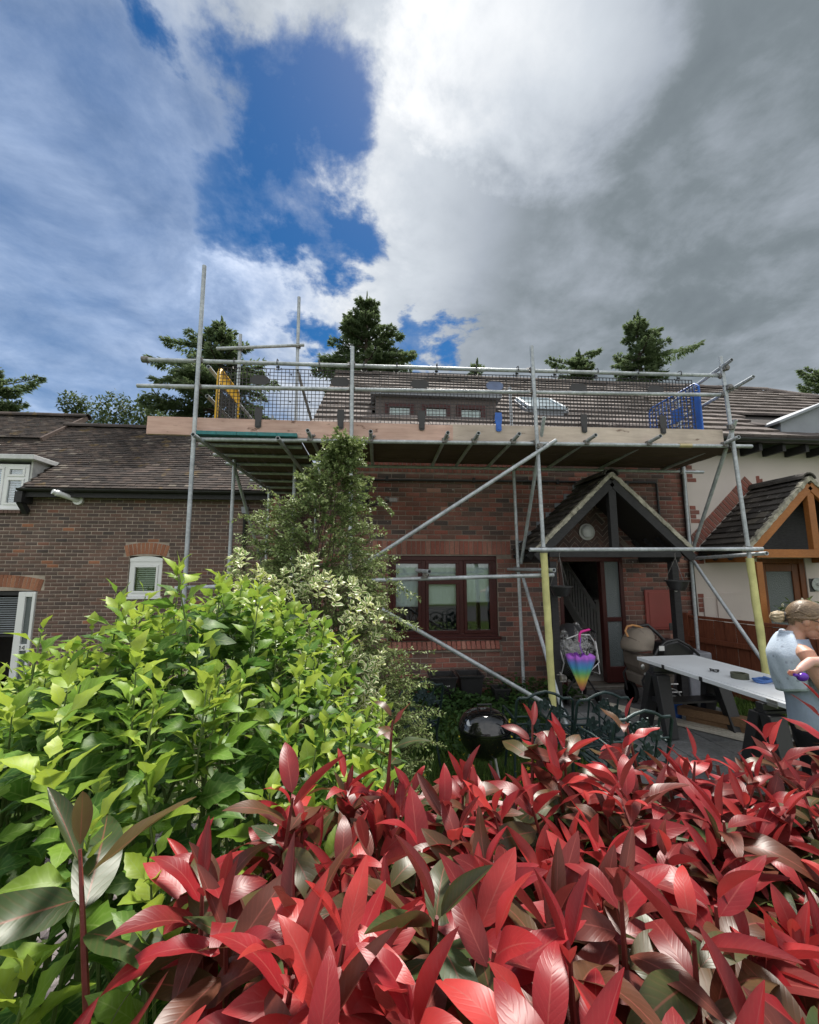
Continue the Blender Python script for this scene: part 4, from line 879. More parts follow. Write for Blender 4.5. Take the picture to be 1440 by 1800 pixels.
# brick guards: plastic mesh panels hung from the top rail
def guard(x0, x1, label, blue_right=False, zt=4.33, zb=3.60):
    y = 4.915; g = thing('mesh_guard', label, 'mesh guard', ((x0+x1)/2, y, zb), 'black mesh guards along the deck')
    dz = lambda x: .0145*(x+.9)
    b = MB(); n = int((x1-x0)/.046)
    for i in range(n+1):
        x = x0+(x1-x0)*i/n; w = .008 if i in (0, n) else .0058
        b.box(x-w/2, x+w/2, y-.004, y+.004, zb+dz(x), zt+dz(x))
    for j in range(17):
        z = zb+(zt-zb)*j/16; w = .008 if j in (0, 16) else .0054
        b.bar((x0, y+.0005, z+dz(x0)), (x1, y+.0005, z+dz(x1)), .0074, w)
    b.build('mesh', M_MESH, g)
    for f, t in ((.25, 0), (.75, 1)):
        m = M_BPL if (t and blue_right) else M_MESH; x = x0+(x1-x0)*f
        b = MB(); pl = [(x+.112*math.copysign(abs(math.cos(a))**.6, math.cos(a)), zt-.155+dz(x)+.058*math.copysign(abs(math.sin(a))**.8, math.sin(a))) for a in [2*math.pi*i/18 for i in range(18)]]
        b.prism(pl, y-.012, y-.005); b.build('name_plate', plain('faded_blue_plate', (.13, .17, .30), .5) if (t and blue_right) else M_MESH, g)
        xc = x+.02; zc = 3.655+dz(x); b = MB()
        b.prism([(xc-.04, zc+.14), (xc+.04, zc+.14), (xc+.048, zc+.06), (xc+.035, zc-.01), (xc+.035, zc-.09), (xc+.02, zc-.105), (xc-.02, zc-.105), (xc-.035, zc-.09), (xc-.035, zc-.01), (xc-.048, zc+.06)], y-.068, y-.058); b.box(xc-.035, xc+.035, y-.058, y-.005, zc+.02, zc+.035)
        b.box(xc-.022, xc+.022, y-.075, y-.068, zc-.085, zc-.02); b.build('toe_clip', m, g)
    for f in (.10, .36, .62, .90):
        x = x0+(x1-x0)*f; z = zt+dz(x); b = MB()
        b.tube([(x-.035, y-.002, z-.005), (x-.037, y-.004, z+.012), (x-.025, y-.03, z-.028), (x+.025, y-.03, z-.028), (x+.037, y-.004, z+.012), (x+.035, y-.002, z-.005)], .004, 6)
        b.tube([(x, y-.005, z-.01), (x, y-.01, z+.055), (x, y-.04, z+.095), (x, y-.085, z+.085), (x, y-.098, z+.05), (x, y-.092, z+.02)], .006, 6); b.box(x-.02, x+.02, y-.035, y-.025, z+.0, z+.02); b.build('hook', M_MESH, g)
    for f in (.04, .17, .30, .44, .56, .70, .83, .96):
        x = x0+(x1-x0)*f
        for z in (zt-.07, zt-.42): MB().tube([(x, y-.007, z+dz(x)), (x, y+.005, z+dz(x))], .011, 8).build('boss', M_MESH, g)
guard(-1.90, 0.05, 'black mesh guard at the left end of the deck, beside the yellow panel')
guard(0.07, 2.02, 'black mesh guard in the middle of the deck with one blue clip', True)
guard(2.12, 4.27, 'black mesh guard at the right end of the deck, beside the blue panel')
def endguard(name, label, mat, x, y0, y1, z0, z1, cell, fw):
    g = thing(name, label, 'guard panel', (x, y0, z0)); b = MB(); ym = (y0+y1)/2
    b.tube([(x, y0, z0), (x, y0, z1-.06), (x, y0+.06, z1), (x, y1-.06, z1), (x, y1, z1-.06), (x, y1, z0), (x, y0, z0)], fw, 8); b.build('frame', mat, g, True)
    b = MB(); n = int((y1-y0)/cell)
    for i in range(1, n): y = y0+(y1-y0)*i/n; b.box(x-.004, x+.004, y-.004, y+.004, z0, z1)
    m = int((z1-z0)/cell)
    for j in range(1, m): z = z0+(z1-z0)*j/m; b.box(x-.0045, x+.0045, y0, y1, z-.004, z+.004)
    b.build('mesh', mat if mat is not M_YPL else M_MESH, g); return g
g = endguard('guard_panel', 'yellow framed mesh panel across the left end of the deck', M_YPL, -1.93, 4.98, 5.72, 3.50, 4.34, .05, .022)
b = MB(); b.box(-1.94, -1.92, 4.98, 5.72, 4.16, 4.33); b.build('top_plate', M_YPL, g); MB().bar((-1.93, 5.0, 3.55), (-1.93, 5.7, 3.85), .012, .05).build('diagonal_plate', M_YPL, g)
g = endguard('guard_panel', 'blue plastic mesh panel across the right end of the deck', M_BPL, 4.42, 4.98, 6.0, 3.53, 4.42, .075, .014)
b = MB(); b.box(4.415, 4.425, 5.3, 5.5, 4.0, 4.2); b.box(4.415, 4.425, 4.98, 5.12, 3.53, 4.30); b.box(4.415, 4.425, 5.2, 5.4, 3.53, 3.7); b.build('solid_plate', M_BPL, g)
# ------------------------------------------------------------------ fence
fn = thing('timber_fence', 'red brown timber fence between patio and rendered house', 'fence', (5.2, 5.2, 0))
F0, F1 = Vector((4.98, 6.34, 0)), Vector((6.05, 3.2, 0)); fd = (F1-F0).normalized(); fl = (F1-F0).length; fnn = Vector((fd.y, -fd.x, 0))
def fbox(name, a, b_, w, z0, z1, off=0, par=fn, mat=None):
    p = F0+fd*a+fnn*off; q = F0+fd*b_+fnn*off; zm = (z0+z1)/2; bb = MB(); bb.bar(p+Vector((0, 0, zm)), q+Vector((0, 0, zm)), w, z1-z0); bb.build(name, mat or M_FENCE, par, bevel=.004)
for i in range(int(fl/.148)): fbox('board', .148*i+.002, .148*i+.146, .018, .05, 1.09+random.uniform(-.003, .003), (.0 if i % 2 else .006))
fbox('top_rail', 0, fl, .055, 1.10, 1.14)
for t in (.35, .75): fbox('back_rail', 0, fl, .04, t, t+.07, .05)
for t in (0.0, 1.65, 3.25): fbox('post', t, t+.09, .09, 0, 1.17, .02)
# ------------------------------------------------------------------ white door laid on two trestles
M_DOORW = plain('white_primed_door', (.70, .73, .76), .45, 0, .05, 4, .05)
T0, T1 = Vector((3.25, 4.98, .80)), Vector((3.34, 3.08, .80)); td = (T1-T0).normalized(); tw = Vector((-td.y, td.x, 0)); 
if tw.x < 0: tw = -tw
def tp(u, v, z=0): return T0+td*u+tw*v+Vector((0, 0, z))
tb = thing('door_panel', 'white door laid flat across two black trestles as a workbench', 'door panel', tuple(T0))
b = MB(); c_ = tp(.95, .39, -.02); b.bar(c_-td*.95, c_+td*.95, .78, .040); b.build('panel', M_DOORW, tb, bevel=.004)
b = MB(); c_ = tp(.95, .39, .0025); b.bar(c_-td*.85, c_+td*.85, .68, .003); b.build('face_sheet', M_DOORW, tb)
for u in (.42, .93): MB().bar(tp(u, -.003, -.02), tp(u+.035, -.003, -.02), .008, .042).build('hinge_recess', M_BPLAST, tb)
b = MB()
for i in range(2): b.bar(tp(1.62, -.004, -.014-.03*i), tp(1.71, -.004, -.014-.03*i), .008, .024)
b.build('hinge', plain('bright_hinge', (.5, .5, .48), .35, .8), tb)
def trestle(u, label):
    t = thing('trestle', label, 'trestle', tuple(tp(u, .39, -.8)), 'black trestles under the white door')
    b = MB(); b.bar(tp(u, -.04, -.075), tp(u, .82, -.075), .07, .06); b.bar(tp(u, -.04, -.118), tp(u, .82, -.118), .11, .025); b.build('top_beam', M_BPLAST, t, bevel=.006)
    for sv_ in (.03, .75):
        for su in (-1, 1):
            b = MB(); vs = []
            for (uu, vv, z, w, d) in ((u+su*.045, sv_, -.13, .05, .08), (u+su*.20, sv_+(-.05 if sv_ < .3 else .05), -.755, .04, .065)):
                c2 = tp(uu, vv, z); vs += [c2+td*(w*i)+tw*(d*j) for i, j in ((-1, -1), (1, -1), (1, 1), (-1, 1))]
            b.add(vs, [(0, 1, 2, 3), (7, 6, 5, 4), (0, 4, 5, 1), (1, 5, 6, 2), (2, 6, 7, 3), (3, 7, 4, 0)]); b.build('leg', M_BPLAST, t, bevel=.006)
        b = MB(); b.bar(tp(u-.11, sv_-.02, -.42), tp(u+.11, sv_-.02, -.42), .05, .05); b.build('brace', M_BPLAST, t)
    b = MB(); b.bar(tp(u, .03, -.43), tp(u, .75, -.43), .20, .02); b.build('shelf', M_BPLAST, t)
    MB().box(0, 0.02, 0, 0.02, 0, 0.02, Matrix.Translation(tp(u-.02, .05, -.11))).build('latch', M_COUP, t)
trestle(.30, 'black folding trestle under the door end nearest the pram'); trestle(1.58, 'black folding trestle under the door end nearest the woman')
# things on the door
b = MB(); p = tp(1.06, .33, .003); b.lathe([(.045, 0), (.075, 0), (.075, .05), (.045, .05), (.045, .0)], p, 22); o = b.build('tape_roll', plain('olive_tape', (.07, .075, .05), .5), None, True); tag(o, 'dark roll of tape standing on the white door', 'tape')
def loop(name, c_, r, mat, label, cat, n=40, rr=.008, turns=2.3, sq=.7):
    pts = [Vector(c_)+Vector((math.cos(i/n*6.283*turns)*r*(1+.12*math.sin(i*.7)), math.sin(i/n*6.283*turns)*r*sq*(1+.1*math.cos(i*.5)), rr+.012*(i/n)*turns+.006*math.sin(i*.9))) for i in range(n)]
    o = MB().tube(pts, rr, 8).build(name, mat, None, True); tag(o, label, cat)
loop('strap', tp(1.22, .42, .003), .085, plain('blue_strap', (.05, .13, .36), .5), 'coiled blue strap lying on the white door', 'strap', 44, .010, 2.2)
loop('cable', tp(.80, .30, .003), .045, M_BPLAST, 'small dark cable coil on the white door', 'cable', 30, .005, 1.8)
b = MB(); p = tp(1.50, .36, .012); b.bar(p, p+Vector((.12, -.20, 0)), .07, .018); b.bar(p+Vector((0, 0, .015)), p+Vector((.13, -.16, .015)), .02, .02); o = b.build('wood_offcut', wood('pale_offcut', (.40, .28, .20), (.58, .45, .34)), None, bevel=.006); tag(o, 'pale wood offcut on the white door beside the woman', 'wood')
b = MB(); p = tp(1.05, .74, .003); b.box(p.x, p.x+.13, p.y-.05, p.y+.05, p.z, p.z+.012); b.box(p.x+.01, p.x+.025, p.y-.045, p.y+.045, p.z+.012, p.z+.035); b.box(p.x+.105, p.x+.12, p.y-.045, p.y+.045, p.z+.012, p.z+.035); o = b.build('plastic_tray', M_WHITE, None, bevel=.003); tag(o, 'small white plastic tray at the far edge of the white door', 'tray')
# below the table
bk = thing('paint_bucket', 'blue plastic bucket with white lid on the patio under the table', 'bucket', (3.72, 5.05, .04))
MB().lathe([(.085, 0), (.11, .20), (.115, .20), (.115, .215)], (3.72, 5.05, .04), 22).build('tub', plain('blue_bucket', (.03, .12, .45), .4), bk, True); MB().lathe([(.118, 0), (.12, .02), (.112, .03), (0.001, .03)], (3.72, 5.05, .254), 22).build('lid', M_WHITE, bk, True)
MB().tube([(3.72+.12*math.cos(a), 5.05, .27+.12*math.sin(a)) for a in [math.pi*i/12 for i in range(13)]], .006, 6).build('handle', M_WPAINT, bk, True)
M_SLEEP = wood('brown_timber_block', (.16, .09, .05), (.27, .165, .09), .8, (10, 1, 10)); 
for (a, c_, z, lab) in (((3.72, 4.95), (4.20, 4.42), .10, 'brown timber block lying on top of the other beneath the table'), ((3.80, 4.92), (4.34, 4.34), .0, 'brown timber block resting on the patio beneath the upper one')):
    b = MB(); b.bar((a[0], a[1], .085+z), (c_[0], c_[1], .085+z), .16, .09); tag(b.build('timber_block', M_SLEEP, None, bevel=.006), lab, 'timber', 'timber blocks under the table')
M_TRIM = wood('pale_timber_trim', (.50, .46, .38), (.66, .62, .54), .6, (3, 3, 9)); 
for i, lab in enumerate(('pale timber length on the ground nearest the hedge', 'pale timber length on the ground, middle of three', 'pale timber length on the ground nearest the fence')):
    b = MB(); dx = .06*i; b.bar((3.05+dx, 5.55+.02*i, .062), (4.62+dx, 3.55+.03*i, .062), .045, .035); tag(b.build('timber_length', M_TRIM, None, bevel=.003), lab, 'timber', 'pale timber lengths under the table')
b = MB(); b.box(4.40, 4.76, 5.58, 5.95, .04, .70); o = b.build('storage_box', plain('pale_grey_box', (.26, .27, .31), .6), None, bevel=.02); tag(o, 'pale grey box standing by the fence behind the pram', 'box')
M_STONE = toned('edging_stone', [(0, (.16, .15, .135)), (1, (.28, .265, .24))], .9, 30, .6, .4, 3)
for i in range(5):
    b = MB(); y = 4.95-.46*i; b.box(4.625, 4.84, y-.45, y, -.05, .075+random.uniform(-.01, .01)); o = b.build('edging_stone', M_STONE, None, bevel=.015, tone=random.random()); tag(o, ('grey edging stone nearest the fence post foot', 'second grey edging stone along the patio edge', 'middle grey edging stone along the patio edge', 'fourth grey edging stone along the patio edge', 'grey edging stone nearest the hedge')[i], 'stone', 'edging stones along the patio')

# ------------------------------------------------------------------ green cast metal chairs
M_CAST = plain('green_cast_metal', (.020, .040, .042), .45, .3, .35, 26, .4)
def petal(b, c, a, L, w, y0, th=.008, tilt=0):
    d = Vector((math.cos(a), 0, math.sin(a))); n = Vector((-d.z, 0, d.x)); c = Vector(c)
    pr = [(0, .0), (.25, .7), (.55, 1), (.8, .7), (1, 0), (.8, -.7), (.55, -1), (.25, -.7)]
    pts = [c+d*(L*u)+n*(w*v) for u, v in pr]; b.add([p+Vector((0, -th-.006*(1-abs(pr[i][1])), 0)) for i, p in enumerate(pts)] + [p+Vector((0, th*.3, 0)) for p in pts], [tuple(range(8)), tuple(range(15, 7, -1))]+[(i, 8+i, 8+(i+1) % 8, (i+1) % 8) for i in range(8)])
def chair_proto():
    c = thing('garden_chair', '', 'chair', (0, 0, 0))
    w, zt, zs = .235, .83, .42; lean = lambda z: -.10*(z-zs)/.4
    P = lambda x, z: (x, lean(z)-.02, z)
    arch_ = [P(-w, zs-.05), P(-w-.005, .60), P(-w, zt-.035), P(-w+.02, zt-.012), P(-.15, zt-.012), P(-.08, zt+.025), P(0, zt+.045), P(.08, zt+.025), P(.15, zt-.012), P(w-.02, zt-.012), P(w, zt-.035), P(w+.005, .60), P(w, zs-.05)]
    MB().tube(arch_, .0115, 8).build('back_frame', M_CAST, c, True)
    for x, z0, z1 in ((-.13, zs+.05, zt-.015), (.13, zs+.05, zt-.015)): MB().tube([P(x, z0), P(x, z1)], .008, 6).build('back_bar', M_CAST, c, True)
    MB().tube([P(-w, .66), P(-.12, .66)], .008, 6).build('back_bar', M_CAST, c, True); MB().tube([P(.12, .66), P(w, .66)], .008, 6).build('back_bar', M_CAST, c, True); MB().tube([P(-w, .475), P(w, .475)], .009, 6).build('back_bar', M_CAST, c, True)
    MB().tube([P(-.11, .80), P(-.06, .70), P(.02, .64), P(.07, .55), P(.08, .48)], .007, 6).build('vine_stem', M_CAST, c, True); MB().tube([P(.03, .82), P(.06, .74), P(.02, .64)], .006, 6).build('vine_stem', M_CAST, c, True)
    for (x, z, r, a0) in ((-.09, .615, .062, .2), (.0, .765, .055, .5), (.105, .70, .062, .1), (.06, .585, .055, .4), (-.03, .515, .05, .3)):
        b = MB()
        for k_ in range(6): petal(b, P(x, z), a0+k_*1.047, r, r*.30, 0)
        b.ell(P(x, z), (.014, .016, .014), 8, 6); b.build('flower', M_CAST, c)
    for (x, z, a) in ((-.10, .71, .5), (-.03, .70, 2.2), (.12, .60, -.6), (.14, .52, 1.0), (-.15, .53, 2.6), (.0, .60, -1.2), (-.07, .78, -.9)):
        b = MB(); petal(b, P(x, z), a, .065, .020, 0); b.build('cast_leaf', M_CAST, c)
    MB().tube([(-w, .0, zs), (-w-.01, .2, zs), (-.20, .40, zs), (0, .43, zs), (.20, .40, zs), (w+.01, .2, zs), (w, .0, zs), (-w, 0, zs)], .011, 8).build('seat_frame', M_CAST, c, True)
    b = MB()
    for i in range(9): x = -w+.05*i+.035; b.box(x-.014, x+.014, .0, .40-.06*abs(i-4)/4, zs-.004, zs+.004)
    b.build('seat', M_CAST, c)
    for x, y, dx, dy in ((-w, 0, -.02, -.05), (w, 0, .02, -.05), (-.2, .38, -.03, .03), (.2, .38, .03, .03)): MB().tube([(x, y, zs), (x+dx*.3, y+dy*.3, .2), (x+dx, y+dy, .005)], .011, 8).build('leg', M_CAST, c, True)
    for s in (-1, 1): MB().tube([(s*w, lean(.62), .62), (s*(w+.02), .12, .645), (s*(w+.02), .28, .63), (s*(w+.01), .34, .58), (s*w, .33, zs)], .010, 8).build('arm_rest', M_CAST, c, True)
    return c
ch0 = chair_proto(); spots = [((1.44, 3.58, .0), -4, 'green cast metal chair in front of the left yellow sleeve, flowers in its back'), ((1.90, 3.52, .0), 4, 'green cast metal chair in front of the open doorway, behind the nearest chair'), ((1.90, 3.02, .02), 6, 'nearest green cast metal chair, left of the trestle table'), ((0.40, 3.95, 0), 28, 'green cast metal chair half hidden by the tall shrub under the window')]
for i, (p, a, lab) in enumerate(spots):
    c = ch0 if i == 0 else copy_tree(ch0); c.location = p; c.rotation_euler.z = R(a); c['label'] = lab; c['group'] = 'green cast metal garden chairs'
# ------------------------------------------------------------------ kettle barbecue
KX, KY, KR = .98, 3.72, .222; kb = thing('kettle_barbecue', 'black kettle barbecue with domed lid beside the green chairs', 'barbecue', (KX, KY, 0))
M_ENAM = plain('black_enamel', (.006, .006, .007), .10, 0, .1, 3, 0, .6, .6)
MB().lathe([(KR+.004, .545), (KR+.006, .56), (KR*.99, .578), (KR*.93, .615), (KR*.80, .652), (KR*.58, .682), (KR*.30, .70), (.001, .704)], (KX, KY, -.04), 36).build('lid', M_ENAM, kb, True)
MB().lathe([(.02, .30), (KR*.45, .315), (KR*.75, .37), (KR*.95, .45), (KR, .53), (KR+.008, .535), (KR+.008, .543), (KR*.9, .543)], (KX, KY, -.04), 36).build('bowl', M_ENAM, kb, True)
MB().tube([(KX-.06, KY-.02, .645), (KX-.06, KY-.02, .705), (KX+.06, KY-.02, .705), (KX+.06, KY-.02, .645)], .009, 8).build('lid_handle', M_BPLAST, kb, True)
b = MB(); b.lathe([(.0, 0), (.032, 0), (.03, .006), (.0, .006)], (KX-.15, KY-.11, .590), 16, Matrix.Rotation(R(-38), 4, 'Y') @ Matrix.Rotation(R(30), 4, 'X')); b.build('lid_vent', plain('vent_alloy', (.55, .55, .55), .35, .8), kb)
for i in range(3): a = 1.0+i*2.094; MB().tube([(KX+.12*math.cos(a), KY+.12*math.sin(a), .32), (KX+.21*math.cos(a), KY+.21*math.sin(a), .01)], .011, 8).build('leg', plain('alloy_leg', (.4, .4, .4), .4, .7), kb, True)
# ------------------------------------------------------------------ pots by the wall
def pot(x, y, w, h, label, mark=False):
    t = thing('plant_pot', label, 'plant pot', (x, y, 0), 'black square pots under the window'); b = MB(); v = []
    for z, s in ((0, .36), (h-.03, .48), (h-.03, .52), (h, .53), (h, .47), (h-.08, .45)): v += [(x+i*w*s, y+j*w*s, z) for i, j in ((-1, -1), (1, -1), (1, 1), (-1, 1))]
    b.add(v, [(r*4+k, r*4+(k+1) % 4, r*4+4+(k+1) % 4, r*4+4+k) for r in range(5) for k in range(4)]+[(3, 2, 1, 0), (20, 21, 22, 23)]); b.build('tub', M_BPLAST, t, bevel=.004)
    MB().box(x-w*.44, x+w*.44, y-w*.44, y+w*.44, h-.10, h-.07).build('soil', plain('potting_soil', (.03, .022, .016), .95), t)
    if mark:
        b = MB(); yy = y-w*.452; 
        for (a, c, d, e) in ((-.03, -.012, .20, .27), (-.03, .03, .262, .272), (.0, .012, .2, .262), (.02, .032, .21, .25), (-.04, -.034, .17, .185), (-.02, -.012, .165, .18), (.0, .02, .168, .18), (-.012, .0, .225, .235)): b.box(x+.06+a, x+.06+c, yy-.001, yy+.006, h-.29+d, h-.29+e)
        b.build('white_print', M_WPAINT, t)
pot(.98, 5.95, .36, .40, 'black square plant pot with white printed mark under the window', True); pot(1.38, 6.0, .34, .40, 'plain black square plant pot right of the printed one'); pot(1.78, 5.85, .22, .24, 'small black plant pot low among the leaves by the wall')
# ------------------------------------------------------------------ hanging baskets
def basket(x, y, z, zt, label):
    t = thing('hanging_basket', label, 'hanging basket', (x, y, z), 'black hanging baskets on the porch')
    MB().lathe([(.05, -.125), (.09, -.12), (.125, -.05), (.14, 0), (.155, .0), (.155, .015), (.13, .015), (.11, -.02)], (x, y, z), 24).build('bowl', M_BPLAST, t, True)
    for k_ in range(3): a = k_*2.094+.4; MB().tube([(x+.14*math.cos(a), y+.14*math.sin(a), z+.01), (x, y, zt)], .003, 5).build('chain', M_COUP, t)
    MB().tube([(x, y, zt), (x, y, zt+.05), (x+.02, y+.02, zt+.07)], .005, 6).build('hook', M_COUP, t)
    MB().ell((x-.03, y-.0, z-.13), (.02, .02, .012), 8, 6).build('drain_cap', M_WPAINT, t)
basket(2.50, 5.36, 1.63, 2.02, 'black hanging basket beside the left yellow sleeve'); basket(4.16, 5.36, 1.70, 2.02, 'black hanging basket in front of the red meter cupboard')
# ------------------------------------------------------------------ satellite dish
ds = thing('satellite_dish', 'dark satellite dish on the brick wall left of the window', 'satellite dish', (-.16, 6.38, 2.95)); Md = Matrix.Rotation(R(-78), 4, 'Z') @ Matrix.Rotation(R(72), 4, 'X')
MB().lathe([(.001, .0), (.12, .012), (.22, .04), (.28, .07), (.283, .066), (.22, .032), (.12, .004), (.002, -.008)], (-.10, 6.05, 2.98), 28, Md).build('dish', plain('grey_dish', (.05, .055, .06), .5), ds, True)
MB().tube([(-.1, 6.39, 2.85), (-.1, 6.12, 2.85), (-.1, 6.08, 2.95)], .018, 8).build('mount', M_BLACK, ds, True); MB().tube([(-.08, 6.04, 2.78), (.26, 5.94, 2.86)], .010, 8).build('feed_arm', M_BLACK, ds, True)
b = MB(); b.box(.22, .34, 5.90, 5.97, 2.84, 2.90); b.tube([(.22, 5.935, 2.88), (.17, 5.95, 2.90)], .03, 12); b.build('receiver', M_COUP, ds, True)
# ------------------------------------------------------------------ prams
M_BEIGE = plain('beige_canvas', (.235, .20, .165), .9, 0, .10, 8, .5, .1); M_TYRE = plain('tyre_rubber', (.015, .015, .015), .85); M_ALU = plain('brushed_aluminium', (.55, .55, .54), .35, .8); M_TAN = plain('tan_leather', (.42, .20, .07), .55)
def wheel(t, x, y, r, w, name='wheel'):
    q = pempty(name, t); Mw = Matrix.Rotation(R(90), 4, 'Y') @ Matrix.Rotation(0, 4, 'X')
    MB().lathe([(r-.035, -w/2), (r-.012, -w/2), (r, -w/4), (r, w/4), (r-.012, w/2), (r-.035, w/2), (r-.035, -w/2)], (x, y, r+.045), 28, Mw).build('tyre', M_TYRE, q, True)
    b = MB(); b.lathe([(.0, -.02), (.028, -.02), (.028, .02), (.0, .02)], (x, y, r+.045), 14, Mw)
    for k_ in range(5): a = k_*1.2566; b.bar((x, y+.02*math.cos(a), r+.045+.02*math.sin(a)), (x, y+(r-.03)*math.cos(a), r+.045+(r-.03)*math.sin(a)), .016, .03, (1, 0, 0))
    b.build('rim', M_BPLAST, q)
pm = thing('pram', 'beige canvas pram with tan leather handle beside the front door', 'pram', (3.66, 5.45, .04)); PX, PYY = 3.68, 5.42
def hood(b, c, r, a0, a1, nx=14, na=10):
    vs = []
    for i in range(na+1):
        a = R(a0+(a1-a0)*i/na)
        for j in range(nx+1):
            t = math.pi*j/nx; x = -math.cos(t); rr = max(.04, math.sin(t)**.42); wob = 1+.03*math.sin(i*math.pi/na*4)*math.sin(t)
            vs.append((c[0]-math.cos(a)*r[0]*rr*wob, c[1]+x*r[1], c[2]+math.sin(a)*r[2]*rr*wob))
    b.add(vs, [(i*(nx+1)+j, i*(nx+1)+j+1, (i+1)*(nx+1)+j+1, (i+1)*(nx+1)+j) for i in range(na) for j in range(nx)])
b = MB(); hood(b, (PX-.04, PYY, .82), (.26, .19, .26), -6, 104); o = b.build('hood', M_BEIGE, pm, True, autos=False); m = o.modifiers.new('s', 'SOLIDIFY'); m.thickness = .012
b = MB(); vs = []; prof = [(-.27, .80), (-.26, .66), (-.20, .55), (-.02, .50), (.20, .52), (.34, .60), (.38, .74), (.36, .78), (.1, .76), (-.25, .82)]
b.prism([(PX+x*.86, z-.06) for x, z in prof], PYY-.17, PYY+.17); b.build('carrycot', plain('taupe_canvas', (.15, .125, .105), .9, 0, .12, 8, .5, .1), pm, bevel=.03)
M_TAUPE = bpy.data.materials['taupe_canvas']
for a_ in (-6, 32, 68, 104):
    a = R(a_); b = MB(); b.tube([(PX-.04-math.cos(a)*.262*max(.04, math.sin(t)**.42), PYY-math.cos(t)*.192, .82+math.sin(a)*.272*max(.04, math.sin(t)**.42)) for t in [math.pi*(j+.3)/14.6 for j in range(15)]], .007, 6); b.build('hood_rib', M_BPLAST if a_ in (-6, 104) else M_TAUPE, pm, True)
b = MB(); b.prism([(PX-.2, .36), (PX+.24, .36), (PX+.27, .50), (PX-.23, .50)], PYY-.16, PYY+.16); b.build('basket', plain('taupe_basket', (.16, .135, .115), .9), pm, bevel=.02)
MB().tube([(PX-.31, PYY-.10, .98), (PX-.33, PYY-.08, 1.05), (PX-.29, PYY-.06, 1.105), (PX-.20, PYY-.04, 1.12), (PX-.10, PYY-.03, 1.10), (PX-.02, PYY-.03, 1.06)], .014, 10).build('carry_handle', M_TAN, pm, True)
MB().tube([(PX-.10, PYY-.20, .62), (PX+.02, PYY-.21, .84), (PX+.14, PYY-.21, .93), (PX+.30, PYY-.20, .95), (PX+.48, PYY-.18, .86), (PX+.62, PYY-.16, .74)], .018, 10).build('push_bar', M_BPLAST, pm, True)
MB().tube([(PX-.05, PYY+.20, 1.06), (PX+.12, PYY+.1, 1.10), (PX+.2, PYY+.05, 1.0), (PX+.3, PYY+.05, .9)], .022, 10).build('bumper_bar', M_BPLAST, pm, True)
b = MB()
for s in (-1, 1): b.tube([(PX-.10, PYY+s*.2, .60), (PX-.22, PYY+s*.2, .45), (PX-.18, PYY+s*.2, .22)], .014, 8); b.tube([(PX-.15, PYY+s*.2, .55), (PX+.34, PYY+s*.2, .20)], .014, 8)
b.build('chassis', M_BPLAST, pm, True)
for z, x in ((.40, .0), (.30, .04), (.17, .10)): MB().tube([(PX-.15+x, PYY-.215, z), (PX+.25+x, PYY-.215, z)], .010, 8).build('chrome_bar', M_ALU, pm, True)
for x, y, r in ((PX-.10, PYY-.25, .145), (PX-.10, PYY+.24, .145), (PX+.42, PYY-.24, .10), (PX+.42, PYY+.24, .10)): wheel(pm, x, y, r, .045)
b = MB(); b.ell((PX-.20, PYY-.20, .62), (.025, .02, .035), 10, 8); b.ell((PX-.17, PYY-.2, .53), (.02, .02, .02), 10, 8); b.build('hub_joint', M_ALU, pm, True)
b = MB(); b.box(PX+.02, PX+.09, PYY-.235, PYY-.228, .82, .88, Matrix()); b.build('care_label', M_WPAINT, pm)
b = MB(); b.prism([(PX+.16, .66), (PX+.60, .70), (PX+.62, .80), (PX+.40, .93), (PX+.20, .88)], PYY-.10, PYY+.14); b.build('folded_cover', M_BPLAST, pm, bevel=.03)
# pushchair under a clear rain cover
ps = thing('pushchair', 'dark pushchair under a crumpled clear rain cover in the doorway', 'pushchair', (2.84, 5.85, .04)); SX, SY = 2.85, 5.85
b = MB(); hood(b, (SX, SY, .82), (.24, .20, .26), -20, 130); o = b.build('hood', plain('charcoal_fabric', (.03, .03, .034), .9), ps, True, autos=False); m = o.modifiers.new('s', 'SOLIDIFY'); m.thickness = .01
b = MB(); b.prism([(SX-.19, .42), (SX+.2, .40), (SX+.22, .52), (SX+.02, .55), (SX-.1, .92), (SX-.2, .9)], SY-.18, SY+.18); b.build('seat', plain('charcoal_seat', (.04, .04, .042), .9), ps, bevel=.02)
b = MB()
for s in (-1, 1): b.tube([(SX+.26, SY+s*.2, .98), (SX+.05, SY+s*.2, .60), (SX-.22, SY+s*.2, .16)], .013, 8); b.tube([(SX-.12, SY+s*.2, .70), (SX+.24, SY+s*.2, .16)], .013, 8)
b.tube([(SX+.26, SY-.2, .98), (SX+.29, SY, 1.0), (SX+.26, SY+.2, .98)], .014, 8); b.build('chassis', M_BPLAST, ps, True)
for x in (-.22, .24):
    for s in (-1, 1): wheel(ps, SX+x, SY+s*.2, .085, .03)
k = NB('clear_vinyl'); tr = k.n('ShaderNodeBsdfTransparent'); tr.inputs[0].default_value = (.93, .95, .96, 1); gl = k.n('ShaderNodeBsdfGlossy'); gl.inputs['Roughness'].default_value = .12
fr = k.n('ShaderNodeLayerWeight'); fr.inputs[0].default_value = .55; m = k.n('ShaderNodeMixShader'); k.l(k.math('ADD', k.math('MULTIPLY', fr.outputs['Fresnel'], .9), .24, True), m.inputs[0]); k.l(tr.outputs[0], m.inputs[1]); k.l(gl.outputs[0], m.inputs[2])
